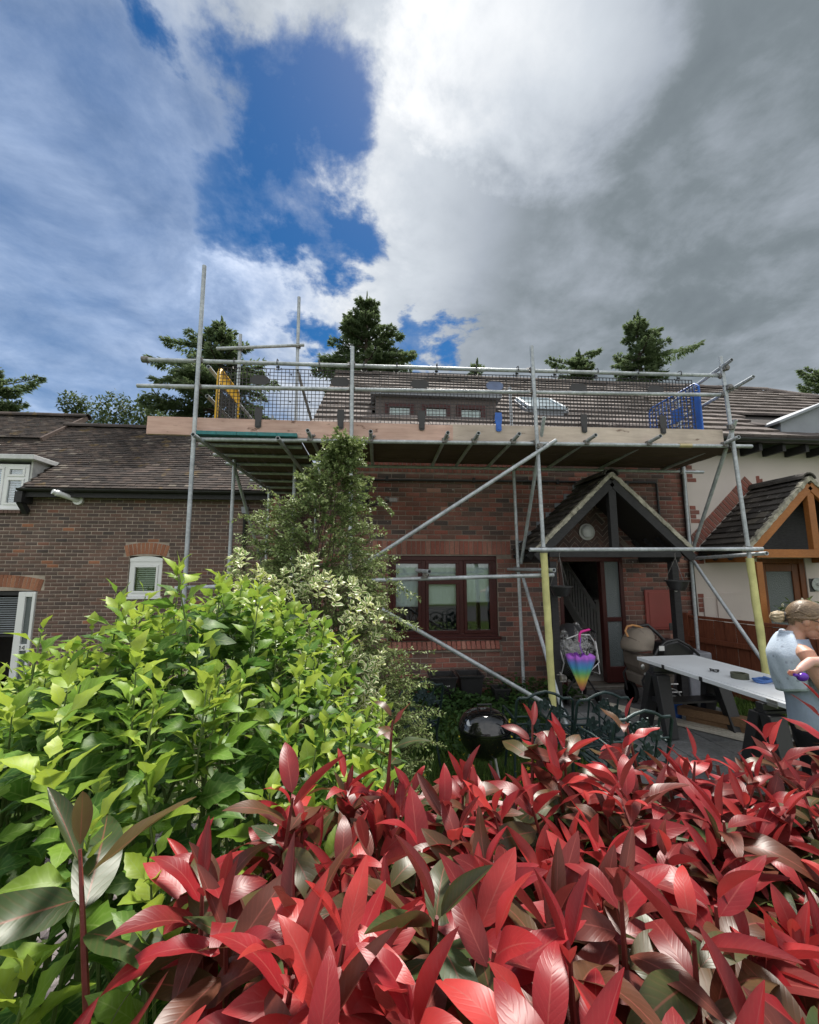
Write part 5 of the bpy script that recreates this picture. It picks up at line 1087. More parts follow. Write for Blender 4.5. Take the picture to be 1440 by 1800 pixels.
nn_ = k.noise(16, 4, .6); bb = k.n('ShaderNodeBump'); bb.inputs['Strength'].default_value = 1; bb.inputs['Distance'].default_value = .05; k.l(nn_, bb.inputs['Height']); k.l(bb.outputs[0], gl.inputs['Normal']); k.l(m.outputs[0], k.out.inputs[0]); M_VINYL = k.m
b = MB(); rr = random.Random(3); offs = {}
def crump(v):
    return 1+.10*math.sin(v.x*9+v.z*7)*math.cos(v.y*8-v.z*5)+.07*math.sin(v.x*17-v.z*13+v.y*11)+rr.uniform(-.03, .03)
b.ell((SX, SY-.02, .70), (.31, .27, .37), 30, 22, None, crump); b.build('rain_cover', M_VINYL, ps, True, autos=False)
M_PIPE = plain('white_piping', (.75, .75, .76), .5)
for pts in ([(-.20, -.27, .92), (-.05, -.30, .98), (.12, -.29, .97), (.22, -.22, .86), (.26, -.2, .62)], [(-.28, -.2, .80), (-.25, -.26, .60), (-.27, -.22, .46)], [(.22, -.25, .88), (.25, -.26, .6), (.10, -.30, .50), (.26, -.24, .44), (.27, -.2, .56)]): MB().tube([(SX+x, SY+y, z) for x, y, z in pts], .008, 6).build('cover_piping', M_PIPE, ps, True)
# rainbow umbrella hung from the pushchair handle
k = NB('rainbow_fabric'); sp_ = k.n('ShaderNodeSeparateXYZ'); k.l(k.pos(), sp_.inputs[0]); zz_ = k.math('MULTIPLY', k.math('SUBTRACT', sp_.outputs[2], .27), 1/.46)
k.set(Base_Color=k.ramp(zz_, [(.05, (.62, .14, .16)), (.22, (.75, .36, .10)), (.36, (.75, .68, .10)), (.52, (.20, .60, .22)), (.68, (.08, .45, .70)), (.82, (.16, .28, .75)), (.95, (.48, .12, .72))]), Roughness=.45, Sheen_Weight=.2); M_RAIN = k.m
um = thing('umbrella', 'folded rainbow umbrella hanging point down in front of the pushchair', 'umbrella', (2.74, 5.42, .27)); UX, UY = 2.76, 5.44
b = MB(); n = 32; vs = []; prof = [(.27, .006), (.31, .034), (.40, .066), (.52, .108), (.62, .140), (.68, .152), (.72, .158), (.735, .13)]
for z, r in prof:
    for k_ in range(n): a = 2*math.pi*k_/n; fold = 1+.22*math.sin(a*8)*(r/.12); vs.append((UX+math.cos(a)*r*fold, UY+math.sin(a)*r*fold*.7, z+(.02*math.sin(a*8+1) if z > .7 else 0)))
b.add(vs, [(i*n+k_, i*n+(k_+1) % n, (i+1)*n+(k_+1) % n, (i+1)*n+k_) for i in range(len(prof)-1) for k_ in range(n)]+[tuple(range(n))[::-1]]); b.build('canopy', M_RAIN, um, True, autos=False)
MB().tube([(UX, UY, .24), (UX, UY, .98)], .006, 8).build('shaft', M_ALU, um, True); MB().tube([(UX, UY, .90), (UX+.005, UY, 1.0), (UX+.03, UY, 1.035), (UX+.10, UY, 1.05), (UX+.15, UY, 1.06)], .016, 10).build('handle', plain('pink_plastic', (.70, .03, .30), .4), um, True)
MB().tube([(UX+.01, UY-.02, .96), (UX-.03, UY-.06, .86), (UX+.0, UY-.08, .75), (UX+.04, UY-.09, .74)], .006, 6).build('wrist_strap', plain('purple_cord', (.26, .06, .52), .7), um, True)
# ------------------------------------------------------------------ leaves
def leaf_proto(nu, nv, hw, curve, fold, twist, wave, prof, rng, tipcurl=0.0):
    v, uv, f = [], [], []
    for i in range(nu+1):
        u = i/nu; w = max(prof(u)*hw, .004); a = twist*u
        for j in range(nv+1):
            s = -1+2*j/nv; x = s*w; z = fold*abs(s)*w + wave*w*math.sin(u*9+s*2.0)*abs(s)
            xr, zr = x*math.cos(a)-z*math.sin(a), x*math.sin(a)+z*math.cos(a)
            th = curve*u; y = (math.sin(th)/curve if abs(curve) > .02 else u); zc = (-(1-math.cos(th))/curve if abs(curve) > .02 else 0)
            v.append((xr, y-zr*0, zc+zr*math.cos(th)-tipcurl*max(0, u-.75)**2)); uv.append((u, s))
    m = nv+1
    for i in range(nu):
        for j in range(nv): f.append((i*m+j, i*m+j+1, (i+1)*m+j+1, (i+1)*m+j))
    return Proto(v, f, uv)
pr_ph = lambda u: (math.sin(math.pi*min(1, u**.85))**.75)*(1-.12*u) if 0 < u < 1 else 0
ngold = 2.39996
def perp_frame(d, up=(0, 0, 1), roll=0.0):
    a, b_, c_ = float(d[0]), float(d[1]), float(d[2]); n = math.sqrt(a*a+b_*b_+c_*c_)+1e-9; a /= n; b_ /= n; c_ /= n; u, v, w = float(up[0]), float(up[1]), float(up[2])
    x, y, z = b_*w-c_*v, c_*u-a*w, a*v-b_*u; n = math.sqrt(x*x+y*y+z*z)
    if n < .05: x, y, z = -c_*.3, c_, a*.3-b_; n = math.sqrt(x*x+y*y+z*z)+1e-9
    x /= n; y /= n; z /= n; p, q, r = y*c_-z*b_, z*a-x*c_, x*b_-y*a; k_, s = math.cos(roll), math.sin(roll)
    return (x*k_+p*s, y*k_+q*s, z*k_+r*s), (a, b_, c_), (p*k_-x*s, q*k_-y*s, r*k_-z*s)
CAMP = np.array([0, 0, 1.9]); FWn = np.array(FW); RTn = np.array(RT); UPn = np.array(UP)
def pix(p):
    q = np.array(p)-CAMP; z = q@FWn
    if z < .05: return None
    return 720+720*(q@RTn)/z, 900-720*(q@UPn)/z, z
def score_leaf(it):
    M = it[1]; p = pix(M[:3, 3]+M[:3, 1]*.5); L = np.linalg.norm(M[:3, 1])
    if p is None or not (-60 < p[0] < 1500 and p[1] < 1860): return -1
    return L/p[2]+(.25 if M[2, 3] > it[1][2, 3] else 0)
M_PHOT = leafmat('photinia_leaf', [(0.0, (.045, .075, .022)), (.18, (.075, .080, .026)), (.34, (.115, .046, .024)), (.50, (.160, .023, .022)), (.72, (.295, .016, .023)), (1.0, (.48, .045, .040))], (.42, .11, .09), (.32, .11, .09), .38, .28, .0, None, 24, .05, .2)
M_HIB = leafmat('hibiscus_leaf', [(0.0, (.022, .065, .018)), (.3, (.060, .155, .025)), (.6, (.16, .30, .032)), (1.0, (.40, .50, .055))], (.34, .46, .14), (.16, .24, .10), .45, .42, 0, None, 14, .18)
M_EUO = leafmat('variegated_leaf', [(0.0, (.06, .15, .02)), (.5, (.12, .26, .03)), (1.0, (.42, .46, .06))], (.30, .42, .10), (.45, .50, .30), .35, .25, 0, ((.72, .72, .46), .42), 10, .0)
M_TALL = leafmat('small_shrub_leaf', [(0.0, (.065, .110, .032)), (.5, (.17, .24, .070)), (1.0, (.38, .45, .18))], (.12, .17, .06), (.12, .16, .09), .5, .30, 0, None, 6, .0)
M_STEM = plain('red_stem', (.16, .030, .025), .5, 0, .3, 20, .2); M_TWIG = plain('brown_twig', (.075, .055, .038), .9, 0, .3, 20, .4); M_GSTEM = plain('green_stem', (.10, .15, .04), .6, 0, .3, 20, .2)

# red photinia hedge close to the lens
hg = thing('photinia_hedge', 'red leaved photinia hedge filling the foreground', 'hedge', (.4, .6, 0))
rl = np.random.default_rng(5); PH = []
for i in range(12): PH.append(leaf_proto(12, 2, 0.155+.055*rl.random(), .25+1.25*rl.random(), .06+.36*rl.random(), rl.uniform(-.5, .5), .10+.12*rl.random(), pr_ph, rl, rl.uniform(0, .5)))
for i in range(3): PH.append(leaf_proto(12, 2, .105+.03*rl.random(), .05+.15*rl.random(), .7+.4*rl.random(), rl.uniform(-.2, .2), .05, pr_ph, rl))   # young folded leaves
ph_ins = []; st = MB()
def sprig(x, y, zt, h, lean, laz, n, Lmax, age=0.0):
    base_ = np.array([x, y, zt-h]); ldir = np.array([math.cos(laz)*math.sin(lean), math.sin(laz)*math.sin(lean), math.cos(lean)])
    st.tube([base_-ldir*.12, base_, base_+ldir*h*.9], [.0038, .0034, .0018], 5)
    az = rl.uniform(0, 6.28); sp_t = rl.normal(0, .13)
    for i in range(n):
        t = (i+.5)/n; az += ngold+rl.normal(0, .25)
        e = R(-4+66*t**1.9+rl.normal(0, 11)); L = Lmax*(1-.50*t**1.6)*rl.uniform(.82, 1.1)
        d = np.array([math.cos(az)*math.cos(e), math.sin(az)*math.cos(e), math.sin(e)])+ldir*.35; d /= np.linalg.norm(d)
        up = np.array([0, 0, 1.0]) if e < R(50) else -np.array([math.cos(az), math.sin(az), 0])*1.0+np.array([0, 0, .3])
        X, Yv, Z = perp_frame(d, up, rl.normal(0, .35)); o_ = base_+ldir*h*(.12+.85*t)+d*.006
        young = t > .72; p = int(rl.integers(12, 15)) if (young and rl.random() < .6) else int(rl.integers(0, 12))
        tone_ = np.clip(.33+.45*t-age*.42+sp_t+rl.normal(0, .17), 0, 1)
        ph_ins.append((p, frame(o_, X, Yv, Z, (L, L, L)), float(tone_)))
def hedge_top(x, y):
    return 1.550+.032*math.sin(x*5.1+1)+.028*math.sin(y*7+x*3.3)-.11*max(0, y-.5)
xx = -.10
cells = [(x, y) for x in np.arange(-.26, 1.45, .062) for y in np.arange(.24, .84, .060)]
for (x, y) in cells:
    x += rl.uniform(-.03, .03); y += rl.uniform(-.03, .03)
    if x < -.13+.08*math.sin(y*9) and y > .36: continue
    sprig(x, y, hedge_top(x, y)+rl.normal(0, .022), rl.uniform(.07, .12), abs(rl.normal(0, .36)), rl.uniform(0, 6.28), int(rl.integers(8, 12)), rl.uniform(.082, .118)*(1.0+.12*max(0, .52-y)/.28))
for (x, y, z, h, ln, la, n, L) in ((-.30, .52, 1.60, .11, .35, 2.5, 6, .155), (-.115, .60, 1.60, .10, .2, 1.0, 6, .13), (-.22, .36, 1.44, .11, .15, 1.5, 7, .11), (-.10, .34, 1.49, .13, .15, .4, 8, .13), (-.16, .36, 1.50, .12, .1, 1, 7, .14), (.03, .76, 1.64, .10, .15, 1, 7, .085), (.92, .80, 1.63, .12, .1, 1, 8, .095), (.30, .80, 1.61, .10, .2, 1, 8, .09), (.52, .82, 1.60, .10, .2, 2, 7, .09)):
    sprig(x, y, z, h, ln, la, n, L, .62 if x < -.1 and y > .45 else 0.0)
for i in range(2600):                                # older leaves inside and down the hedge
    x = rl.uniform(-.15, 1.5); y = rl.uniform(.26, .86); z = hedge_top(x, y)-.05-rl.random()**1.6*1.35; az = rl.uniform(0, 6.28); e = rl.normal(.1, .45); L = rl.uniform(.07, .11)
    d = np.array([math.cos(az)*math.cos(e), math.sin(az)*math.cos(e), math.sin(e)]); X, Yv, Z = perp_frame(d, (0, 0, 1), rl.normal(0, .4)); ph_ins.append((int(rl.integers(0, 12)), frame((x, y, z), X, Yv, Z, (L, L, L)), float(np.clip(rl.normal(.22, .16), 0, .8))))
for i in range(40):
    x = rl.uniform(-.1, 1.45); y = rl.uniform(.35, .8); st.tube([(x, y, 0), (x+rl.normal(0, .05), y+rl.normal(0, .05), .7), (x+rl.normal(0, .08), y+rl.normal(0, .08), 1.42)], [.012, .009, .004], 6)
st.build('stem', M_STEM, hg, True)
pieces('leaf', PH, ph_ins, M_PHOT, hg, 300, score_leaf, True, 'foliage')

# green hibiscus shrub on the left
hb = thing('hibiscus_shrub', 'bright green hibiscus shrub on the left of the hedge', 'shrub', (-.55, 1.0, 0))
def pr_hib(u):
    k_ = [(0, 0), (.08, .10), (.22, .55), (.36, .95), (.44, 1.0), (.50, .74), (.60, .80), (.68, .55), (.78, .50), (.86, .30), (1, 0)]
    for (a, b_), (c, d) in zip(k_, k_[1:]):
        if a <= u <= c: return b_+(d-b_)*(u-a)/(c-a)
    return 0
HB = [leaf_proto(10, 2, .23+.10*rl.random(), .15+.9*rl.random(), .05+.5*rl.random(), rl.uniform(-.4, .4), .15, pr_hib, rl) for i in range(8)]
hb_ins = []; st = MB()
def hib_top(x, y):
    # silhouette of the mound
    k_ = [(-2.2, 1.50), (-1.3, 1.54), (-1.0, 1.58), (-.84, 1.63), (-.74, 1.74), (-.6, 1.80), (-.42, 1.875), (-.30, 1.83), (-.15, 1.68), (-.02, 1.50), (.12, 1.36)]
    z = 1.3
    for (a, b_), (c, d) in zip(k_, k_[1:]):
        if a <= x <= c: z = b_+(d-b_)*(x-a)/(c-a)
    f = np.clip((y-.42)/.75, 0, 1); return 1.44+(z-1.44)*f**.8 - .25*max(0, y-1.45)
def shoot(x, y, zt, h, lean, laz, n, L0):
    base_ = np.array([x, y, zt-h]); ld_ = np.array([math.cos(laz)*math.sin(lean), math.sin(laz)*math.sin(lean), math.cos(lean)])
    st.tube([base_-ld_*.25, base_, base_+ld_*h*.97], [.003, .0026, .0013], 5); az = rl.uniform(0, 6.28)
    for i in range(n):
        t = (i+.5)/n; az += ngold+rl.normal(0, .3); e = R(8+62*t**1.6+rl.normal(0, 14)); L = L0*(1.0-.45*t**2.5)*rl.uniform(.75, 1.15)
        d = np.array([math.cos(az)*math.cos(e), math.sin(az)*math.cos(e), math.sin(e)]); X, Yv, Z = perp_frame(d, (0, 0, 1), rl.normal(0, .4))
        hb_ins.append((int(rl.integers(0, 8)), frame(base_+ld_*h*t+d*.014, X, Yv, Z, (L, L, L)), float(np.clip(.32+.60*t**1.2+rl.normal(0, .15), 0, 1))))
        if t > .25:
            hb_ins.append((int(rl.integers(0, 8)), frame(base_+ld_*h*t+d*.004, *perp_frame(d+rl.normal(0, .5, 3), (0, 0, 1), rl.normal(0, .5)), (L*.5, L*.5, L*.5)), float(np.clip(.4+.6*t**1.3+rl.normal(0, .13), 0, 1))))
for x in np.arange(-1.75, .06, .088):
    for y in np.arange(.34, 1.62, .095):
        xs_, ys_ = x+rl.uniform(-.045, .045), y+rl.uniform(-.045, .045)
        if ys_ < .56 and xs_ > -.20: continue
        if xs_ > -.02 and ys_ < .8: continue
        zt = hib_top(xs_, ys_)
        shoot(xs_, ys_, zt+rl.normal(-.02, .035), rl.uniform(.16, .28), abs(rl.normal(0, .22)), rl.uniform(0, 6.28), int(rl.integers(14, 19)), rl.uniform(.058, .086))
for (px, py, Y_, h) in ((383, 1000, 1.18, .22), (55, 1108, 1.0, .24), (150, 1105, 1.1, .2), (200, 1055, 1.15, .2), (245, 1045, 1.15, .2), (310, 992, 1.2, .2), (445, 1060, 1.1, .2), (255, 1235, .75, .2), (95, 1215, .8, .25), (350, 1210, .8, .2)):
    p = at(px, py, Y_); shoot(p.x, p.y, p.z, h, .08, 1, 10, .075)
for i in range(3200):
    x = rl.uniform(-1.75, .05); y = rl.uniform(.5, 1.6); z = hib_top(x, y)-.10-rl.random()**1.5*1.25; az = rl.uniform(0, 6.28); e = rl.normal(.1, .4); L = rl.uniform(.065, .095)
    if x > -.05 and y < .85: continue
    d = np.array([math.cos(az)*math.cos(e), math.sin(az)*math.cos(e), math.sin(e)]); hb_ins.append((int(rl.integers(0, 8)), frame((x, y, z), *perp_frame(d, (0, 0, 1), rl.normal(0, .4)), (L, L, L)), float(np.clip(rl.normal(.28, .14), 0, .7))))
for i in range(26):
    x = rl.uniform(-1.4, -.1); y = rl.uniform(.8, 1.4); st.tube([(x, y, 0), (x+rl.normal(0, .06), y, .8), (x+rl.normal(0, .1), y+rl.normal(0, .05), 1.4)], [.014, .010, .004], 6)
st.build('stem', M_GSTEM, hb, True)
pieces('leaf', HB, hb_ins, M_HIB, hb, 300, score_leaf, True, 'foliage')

# variegated euonymus behind it
eu = thing('variegated_shrub', 'cream and green variegated shrub behind the hibiscus', 'shrub', (-.42, 2.1, 0))
pr_el = lambda u: math.sin(math.pi*u)**.6 if 0 < u < 1 else 0
EU = [leaf_proto(4, 4, .30, .2+.8*rl.random(), .1+.3*rl.random(), 0, .1, pr_el, rl) for i in range(5)]
eu_ins = []; st = MB()
def mound(c, r, n, fn, tries=1):
    for i in range(n):
        v = rl.normal(0, 1, 3); v[1] = -abs(v[1])*.9+.2*rl.random(); v /= np.linalg.norm(v); k_ = 1+.10*math.sin(v[0]*6+v[2]*5)+.07*math.sin(v[2]*13+v[0]*9); rr_ = k_*(1-.18*rl.random()**1.5)
        fn(np.array(c)+v*np.array(r)*rr_, v)
def euf(p, v):
    d0 = v+np.array([0, 0, .5])+rl.normal(0, .35, 3); d0 /= np.linalg.norm(d0)
    st.tube([p-d0*.06, p+d0*.045], [.002, .001], 4); a = rl.uniform(0, 6.28)
    tw_ = rl.random()
    for k_ in range(7):
        a += 1.9; x_, y_, z_ = (np.array(q_) for q_ in perp_frame(d0)); e = .2+.9*(k_/6); d = (x_*math.cos(a)+z_*math.sin(a))*math.cos(e)+d0*math.sin(e); L = rl.uniform(.034, .05)*(1-.25*k_/6)
        eu_ins.append((int(rl.integers(0, 5)), frame(p+d0*(.045*k_/6), *perp_frame(d, d0, rl.normal(0, .4)), (L, L, L)), float(np.clip(tw_*.7+rl.normal(.15, .15), 0, 1))))
mound((-.44, 2.20, 1.22), (.46, .40, .70), 620, euf); mound((-.20, 2.12, .92), (.22, .34, .62), 260, euf)
for i in range(14): x = rl.uniform(-.7, -.1); st.tube([(x, 2.25, 0), (x*1.1, 2.2, .8), (x*1.15, 2.15, 1.5)], [.012, .008, .003], 6)
st.build('stem', M_TWIG, eu, True); pieces('leaf', EU, eu_ins, M_EUO, eu, 260, score_leaf, True, 'foliage')

# tall loose shrub with fine leaves
ts = thing('tall_shrub', 'tall loose small leaved shrub growing up through the scaffold', 'shrub', (-.28, 3.1, 0))
TL = [leaf_proto(2, 2, .24, .2+.5*rl.random(), .3, 0, 0, pr_el, rl) for i in range(4)]
ts_ins = []; st = MB()
def rad(z):
    k_ = [(0, .40), (.5, .52), (1.0, .50), (1.5, .48), (1.9, .45), (2.2, .36), (2.45, .20), (2.65, .10), (2.95, .02)]
    for (a, b_), (c, d) in zip(k_, k_[1:]):
        if a <= z <= c: return b_+(d-b_)*(z-a)/(c-a)
    return .02
def axis(z): return np.array([float(np.interp(z, (0, 1.0, 1.5, 2.0, 2.3, 2.6, 2.95), (-.16, -.25, -.40, -.44, -.40, -.28, -.20))), 3.1, z])
def twig(o_, d, L, n, droop=.5):
    pts = []; d = d/np.linalg.norm(d)
    for i in range(6): t = i/5; pts.append(o_+d*L*t-np.array([0, 0, droop*L*t*t]))
    st.tube(pts, [.0028, .0024, .002, .0017, .0014, .001], 4); tn = rl.random()
    for i in range(n):
        t = .10+.9*(i+rl.random()*.6)/n; q = t*5; i0 = min(4, int(q)); p = pts[i0]+(pts[i0+1]-pts[i0])*(q-i0); dd = pts[i0+1]-pts[i0]; dd /= np.linalg.norm(dd)
        s = rl.normal(0, 1, 3); s -= dd*(s@dd); s /= np.linalg.norm(s)
        for sg in (1, -1):
            l_ = dd*.7+s*sg+np.array([0, 0, .2]); L2 = rl.uniform(.021, .036); ts_ins.append((int(rl.integers(0, 4)), frame(p, *perp_frame(l_, (0, 0, 1), rl.normal(0, .6)), (L2, L2, L2)), float(np.clip(.15+.5*tn+.3*t+rl.normal(0, .15), 0, 1))))
for i in range(1650):
    z = rl.uniform(.15, 2.85)*(.999); z = z if rl.random() < .8 else rl.uniform(.6, 1.9); a = rl.uniform(0, 6.28); r_ = rad(z); f = rl.uniform(.25, .80)
    o_ = axis(z)+np.array([math.cos(a), math.sin(a)*.75, 0])*r_*f; d = np.array([math.cos(a), math.sin(a)*.75, rl.uniform(.1, 1.0)]); twig(o_, d, rl.uniform(.16, .42)*(.35+.65*r_/.5), 17, rl.uniform(.05, .5))
for (px, py, qx, qy) in ((560, 880, 400, 905), (500, 930, 420, 900), (600, 820, 545, 800), (560, 850, 520, 835), (650, 1000, 740, 1045), (660, 870, 690, 900), (620, 800, 622, 765), (600, 830, 585, 775), (540, 1000, 430, 935), (660, 1080, 740, 1100), (680, 1150, 765, 1175)):
    p, q = at(px, py, 3.05), at(qx, qy, 2.95); d = np.array(q-p); twig(np.array(p), d, float(np.linalg.norm(d)), 26, .08); twig(np.array(p)+d*.3, d+rl.normal(0, .2, 3), float(np.linalg.norm(d))*.6, 16, .2)
for i in range(9): a = rl.uniform(0, 6.28); st.tube([(-.12+.08*math.cos(a), 3.1+.08*math.sin(a), 0), tuple(axis(1.0)+np.array([.18*math.cos(a), .15*math.sin(a), 0])), tuple(axis(1.9)+np.array([.16*math.cos(a), .12*math.sin(a), 0])), tuple(axis(2.5)+np.array([.06*math.cos(a), .05*math.sin(a), 0]))], [.014, .010, .006, .002], 6)
st.build('stem', M_TWIG, ts, True); o = join_pieces('foliage', TL, ts_ins, M_TALL, ts, True)

# nettles and ground cover by the wall, grass, yellow flowers
gc = []; GL = [leaf_proto(4, 2, .30, .5*rl.random(), .2, 0, .1, pr_el, rl) for i in range(4)]
for i in range(5200):
    x = rl.uniform(.1, 2.9); y = rl.uniform(4.3, 6.25); 
    if x > 2.1 and y < 5.6: continue
    hz_ = .10+.22*np.clip((y-4.3)/1.6, 0, 1)*(.6+.4*math.sin(x*4+y*3)); a = rl.uniform(0, 6.28); e = rl.normal(.15, .35); d = np.array([math.cos(a)*math.cos(e), math.sin(a)*math.cos(e), math.sin(e)]); L = rl.uniform(.045, .085)
    gc.append((int(rl.integers(0, 4)), frame((x, y, hz_*rl.random()**.6+.01), *perp_frame(d, (0, 0, 1), rl.normal(0, .3)), (L, L, L)), float(np.clip(rl.normal(.38, .2), 0, 1))))
M_GC = leafmat('ground_cover_leaf', [(0, (.016, .045, .012)), (.5, (.040, .095, .020)), (1, (.08, .16, .035))], (.08, .15, .05), (.07, .11, .05), .5, .25, 0, None, 10, .1)
o = join_pieces('ground_cover', GL, gc, M_GC, None, True); tag(o, 'dark leafy ground cover along the foot of the brick wall', 'ground cover', kind='stuff')
BL = [Proto([(-.5, 0, 0), (.5, 0, 0), (.35, .12*s, .55), (-.35, .12*s, .55), (.0, .42*s, 1.0)], [(0, 1, 2, 3), (3, 2, 4)]) for s in (.6, 1.2)]
gr = []
for i in range(16000):
    if i < 11000: x = rl.uniform(-.2, 2.2); y = rl.uniform(1.5, 5.2)
    else: x = rl.uniform(4.62, 5.9); y = rl.uniform(2.6, 5.8)
    h = rl.uniform(.05, .13)*(1.7 if (x < 1.0 and y > 3.0 and x > .3) else 1); gr.append((int(rl.integers(0, 2)), TRS((x, y, 0), (rl.normal(0, .25), rl.normal(0, .25), rl.uniform(0, 6.28)), (.006, h, h)), float(rl.random())))
M_GRASS = toned('grass_blade', [(0, (.035, .085, .012)), (.6, (.085, .17, .022)), (1, (.17, .23, .05))], .6, 8, 0, .2, 2); o = join_pieces('grass', BL, gr, M_GRASS, None); tag(o, 'bright green grass of the small lawn round the patio', 'grass', kind='stuff')
fl_ = []; FP = Proto([(0, 0, 0)]+[(math.cos(i*.628)*(1 if i % 2 else .45), math.sin(i*.628)*(1 if i % 2 else .45), .2 if i % 2 else .1) for i in range(10)], [(0, 1+i, 1+(i+1) % 10) for i in range(10)])
for i in range(170):
    x = rl.normal(1.45, .45); y = rl.uniform(3.0, 4.7); s = rl.uniform(.012, .022); fl_.append((0, TRS((x, y, rl.uniform(.10, .28)), (rl.normal(-.3, .5), rl.normal(0, .5), rl.uniform(0, 6)), (s, s, s)), rl.random()))
o = join_pieces('yellow_flowers', [FP], fl_, toned('yellow_petal', [(0, (.60, .42, .02)), (1, (.75, .62, .05))], .6, 8, 0, .1), None); tag(o, 'small yellow flowers in the grass behind the green chairs', 'flowers', kind='stuff')
# window-box style plants by the neighbour's door
np2 = thing('potted_plant', 'white flowering plant in a pot behind the fence by the orange porch', 'plant', (5.95, 5.3, 0)); b = MB(); b.lathe([(.12, 0), (.17, .34), (.185, .34), (.185, .38), (.15, .38), (.14, .3)], (5.95, 5.3, .45), 20); b.box(5.8, 6.1, 5.15, 5.45, 0, .45); b.build('pot', plain('terracotta', (.30, .13, .08), .85), np2)
pi_ = []; st = MB()
for i in range(60):
    a = rl.uniform(0, 6.28); r_ = rl.uniform(.05, .28); tip = np.array([5.95+math.cos(a)*r_, 5.3+math.sin(a)*r_, .95+rl.uniform(0, .5)]); st.tube([(5.95, 5.3, .8), tuple((tip+np.array([5.95, 5.3, 1.1]))/2), tuple(tip)], .003, 4)
    for k_ in range(8): d = rl.normal(0, 1, 3); d[2] = abs(d[2])*.5; L = rl.uniform(.05, .11); pi_.append((int(rl.integers(0, 4)), frame(tip-np.array([0, 0, rl.uniform(0, .2)]), *perp_frame(d), (L*.7, L, L)), float(rl.random())))
st.build('stem', M_GSTEM, np2); join_pieces('foliage', GL, pi_, M_TALL, np2, True)
b = MB()
for i in range(22): a = rl.uniform(0, 6.28); r_ = rl.uniform(.0, .28); b.ell((5.95+math.cos(a)*r_, 5.3+math.sin(a)*r_-.03, 1.1+rl.uniform(0, .35)), (.016, .016, .026), 6, 5)
o = b.build('flower_bud', plain('cream_bud', (.7, .66, .5), .6), np2); o['kind'] = 'stuff'

# ------------------------------------------------------------------ trees behind the roofs
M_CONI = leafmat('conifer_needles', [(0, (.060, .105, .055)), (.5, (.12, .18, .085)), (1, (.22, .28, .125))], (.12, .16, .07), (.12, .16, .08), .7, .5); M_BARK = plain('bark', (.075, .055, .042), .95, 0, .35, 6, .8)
NP = Proto([(-.5, 0, 0), (.5, 0, 0), (.32, .6, .04), (-.32, .6, .04), (0, 1, -.05)], [(0, 1, 2, 3), (3, 2, 4)])
def conifer(name, label, x, y, ztop, zc, wid, seed, dens=1.0, irregular=.2, extra=()):
    r_ = np.random.default_rng(seed); t = thing(name, label, 'tree', (x, y, 0), 'conifers behind the roofs'); H = ztop; ins = []; lb = MB()
    lb.tube([(x, y, -.3), (x+.05, y, H*.5), (x, y, H*.93), (x, y, H)], [.24, .16, .05, .01], 8)
    def branch(o_, d, L, droop, fat=1.0):
        d = d/np.linalg.norm(d); n = 7; pts = [o_+d*L*i/n+np.array([0, 0, -droop*L*(i/n)**1.4+.10*L*(i/n)**3]) for i in range(n+1)]; lb.tube(pts, [.03*(1-i/(n+1))*min(1, L) + .004 for i in range(n+1)], 4)
        side = np.cross(d, (0, 0, 1)); side /= (np.linalg.norm(side)+1e-6); m = int(76*L*dens*fat)+8
        for i in range(m):
            u = r_.uniform(.12, 1.0); p = pts[min(n-1, int(u*n))]+(pts[min(n, int(u*n)+1)]-pts[min(n-1, int(u*n))])*(u*n-int(u*n)); sgn = r_.choice((-1, 1)); sl_ = L*.30*(1.08-u)+.10
            for k_ in range(4):
                w_ = r_.uniform(.2, 1.0)*sl_; q = p+side*sgn*w_+d*w_*.45+np.array([0, 0, -.25*w_+r_.normal(0, .04)]); dd = side*sgn*r_.uniform(.3, 1)+d*r_.uniform(.3, 1)+np.array([0, 0, r_.normal(-.2, .35)])
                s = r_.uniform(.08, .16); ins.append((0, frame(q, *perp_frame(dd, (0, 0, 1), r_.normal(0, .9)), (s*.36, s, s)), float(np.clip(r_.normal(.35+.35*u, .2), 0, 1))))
    z = zc
    while z < H-.15:
        f = (H-z)/(H-zc); L = wid*(.10+.90*min(1, (H-z)/2.7))*r_.uniform(1-irregular, 1+irregular)
        for k_ in range(5 if f > .3 else 4):
            a = r_.uniform(0, 6.28); branch(np.array([x, y, z]), np.array([math.cos(a), math.sin(a), .30 if f < .4 else .08]), L*r_.uniform(.7, 1.1), .12+.20*f)
        z += .17+.13*f
    branch(np.array([x, y, H-.6]), np.array([.02, 0, 1.0]), .6, 0)
    for (dx, dz, L, dr) in extra: branch(np.array([x, y, H+dz]), np.array([dx, -.15, .12]), L, dr, 1.3)
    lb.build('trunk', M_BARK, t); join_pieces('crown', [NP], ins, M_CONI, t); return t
def cz(px, py, Y_): p = at(px, py, Y_); return p.x, p.y, p.z
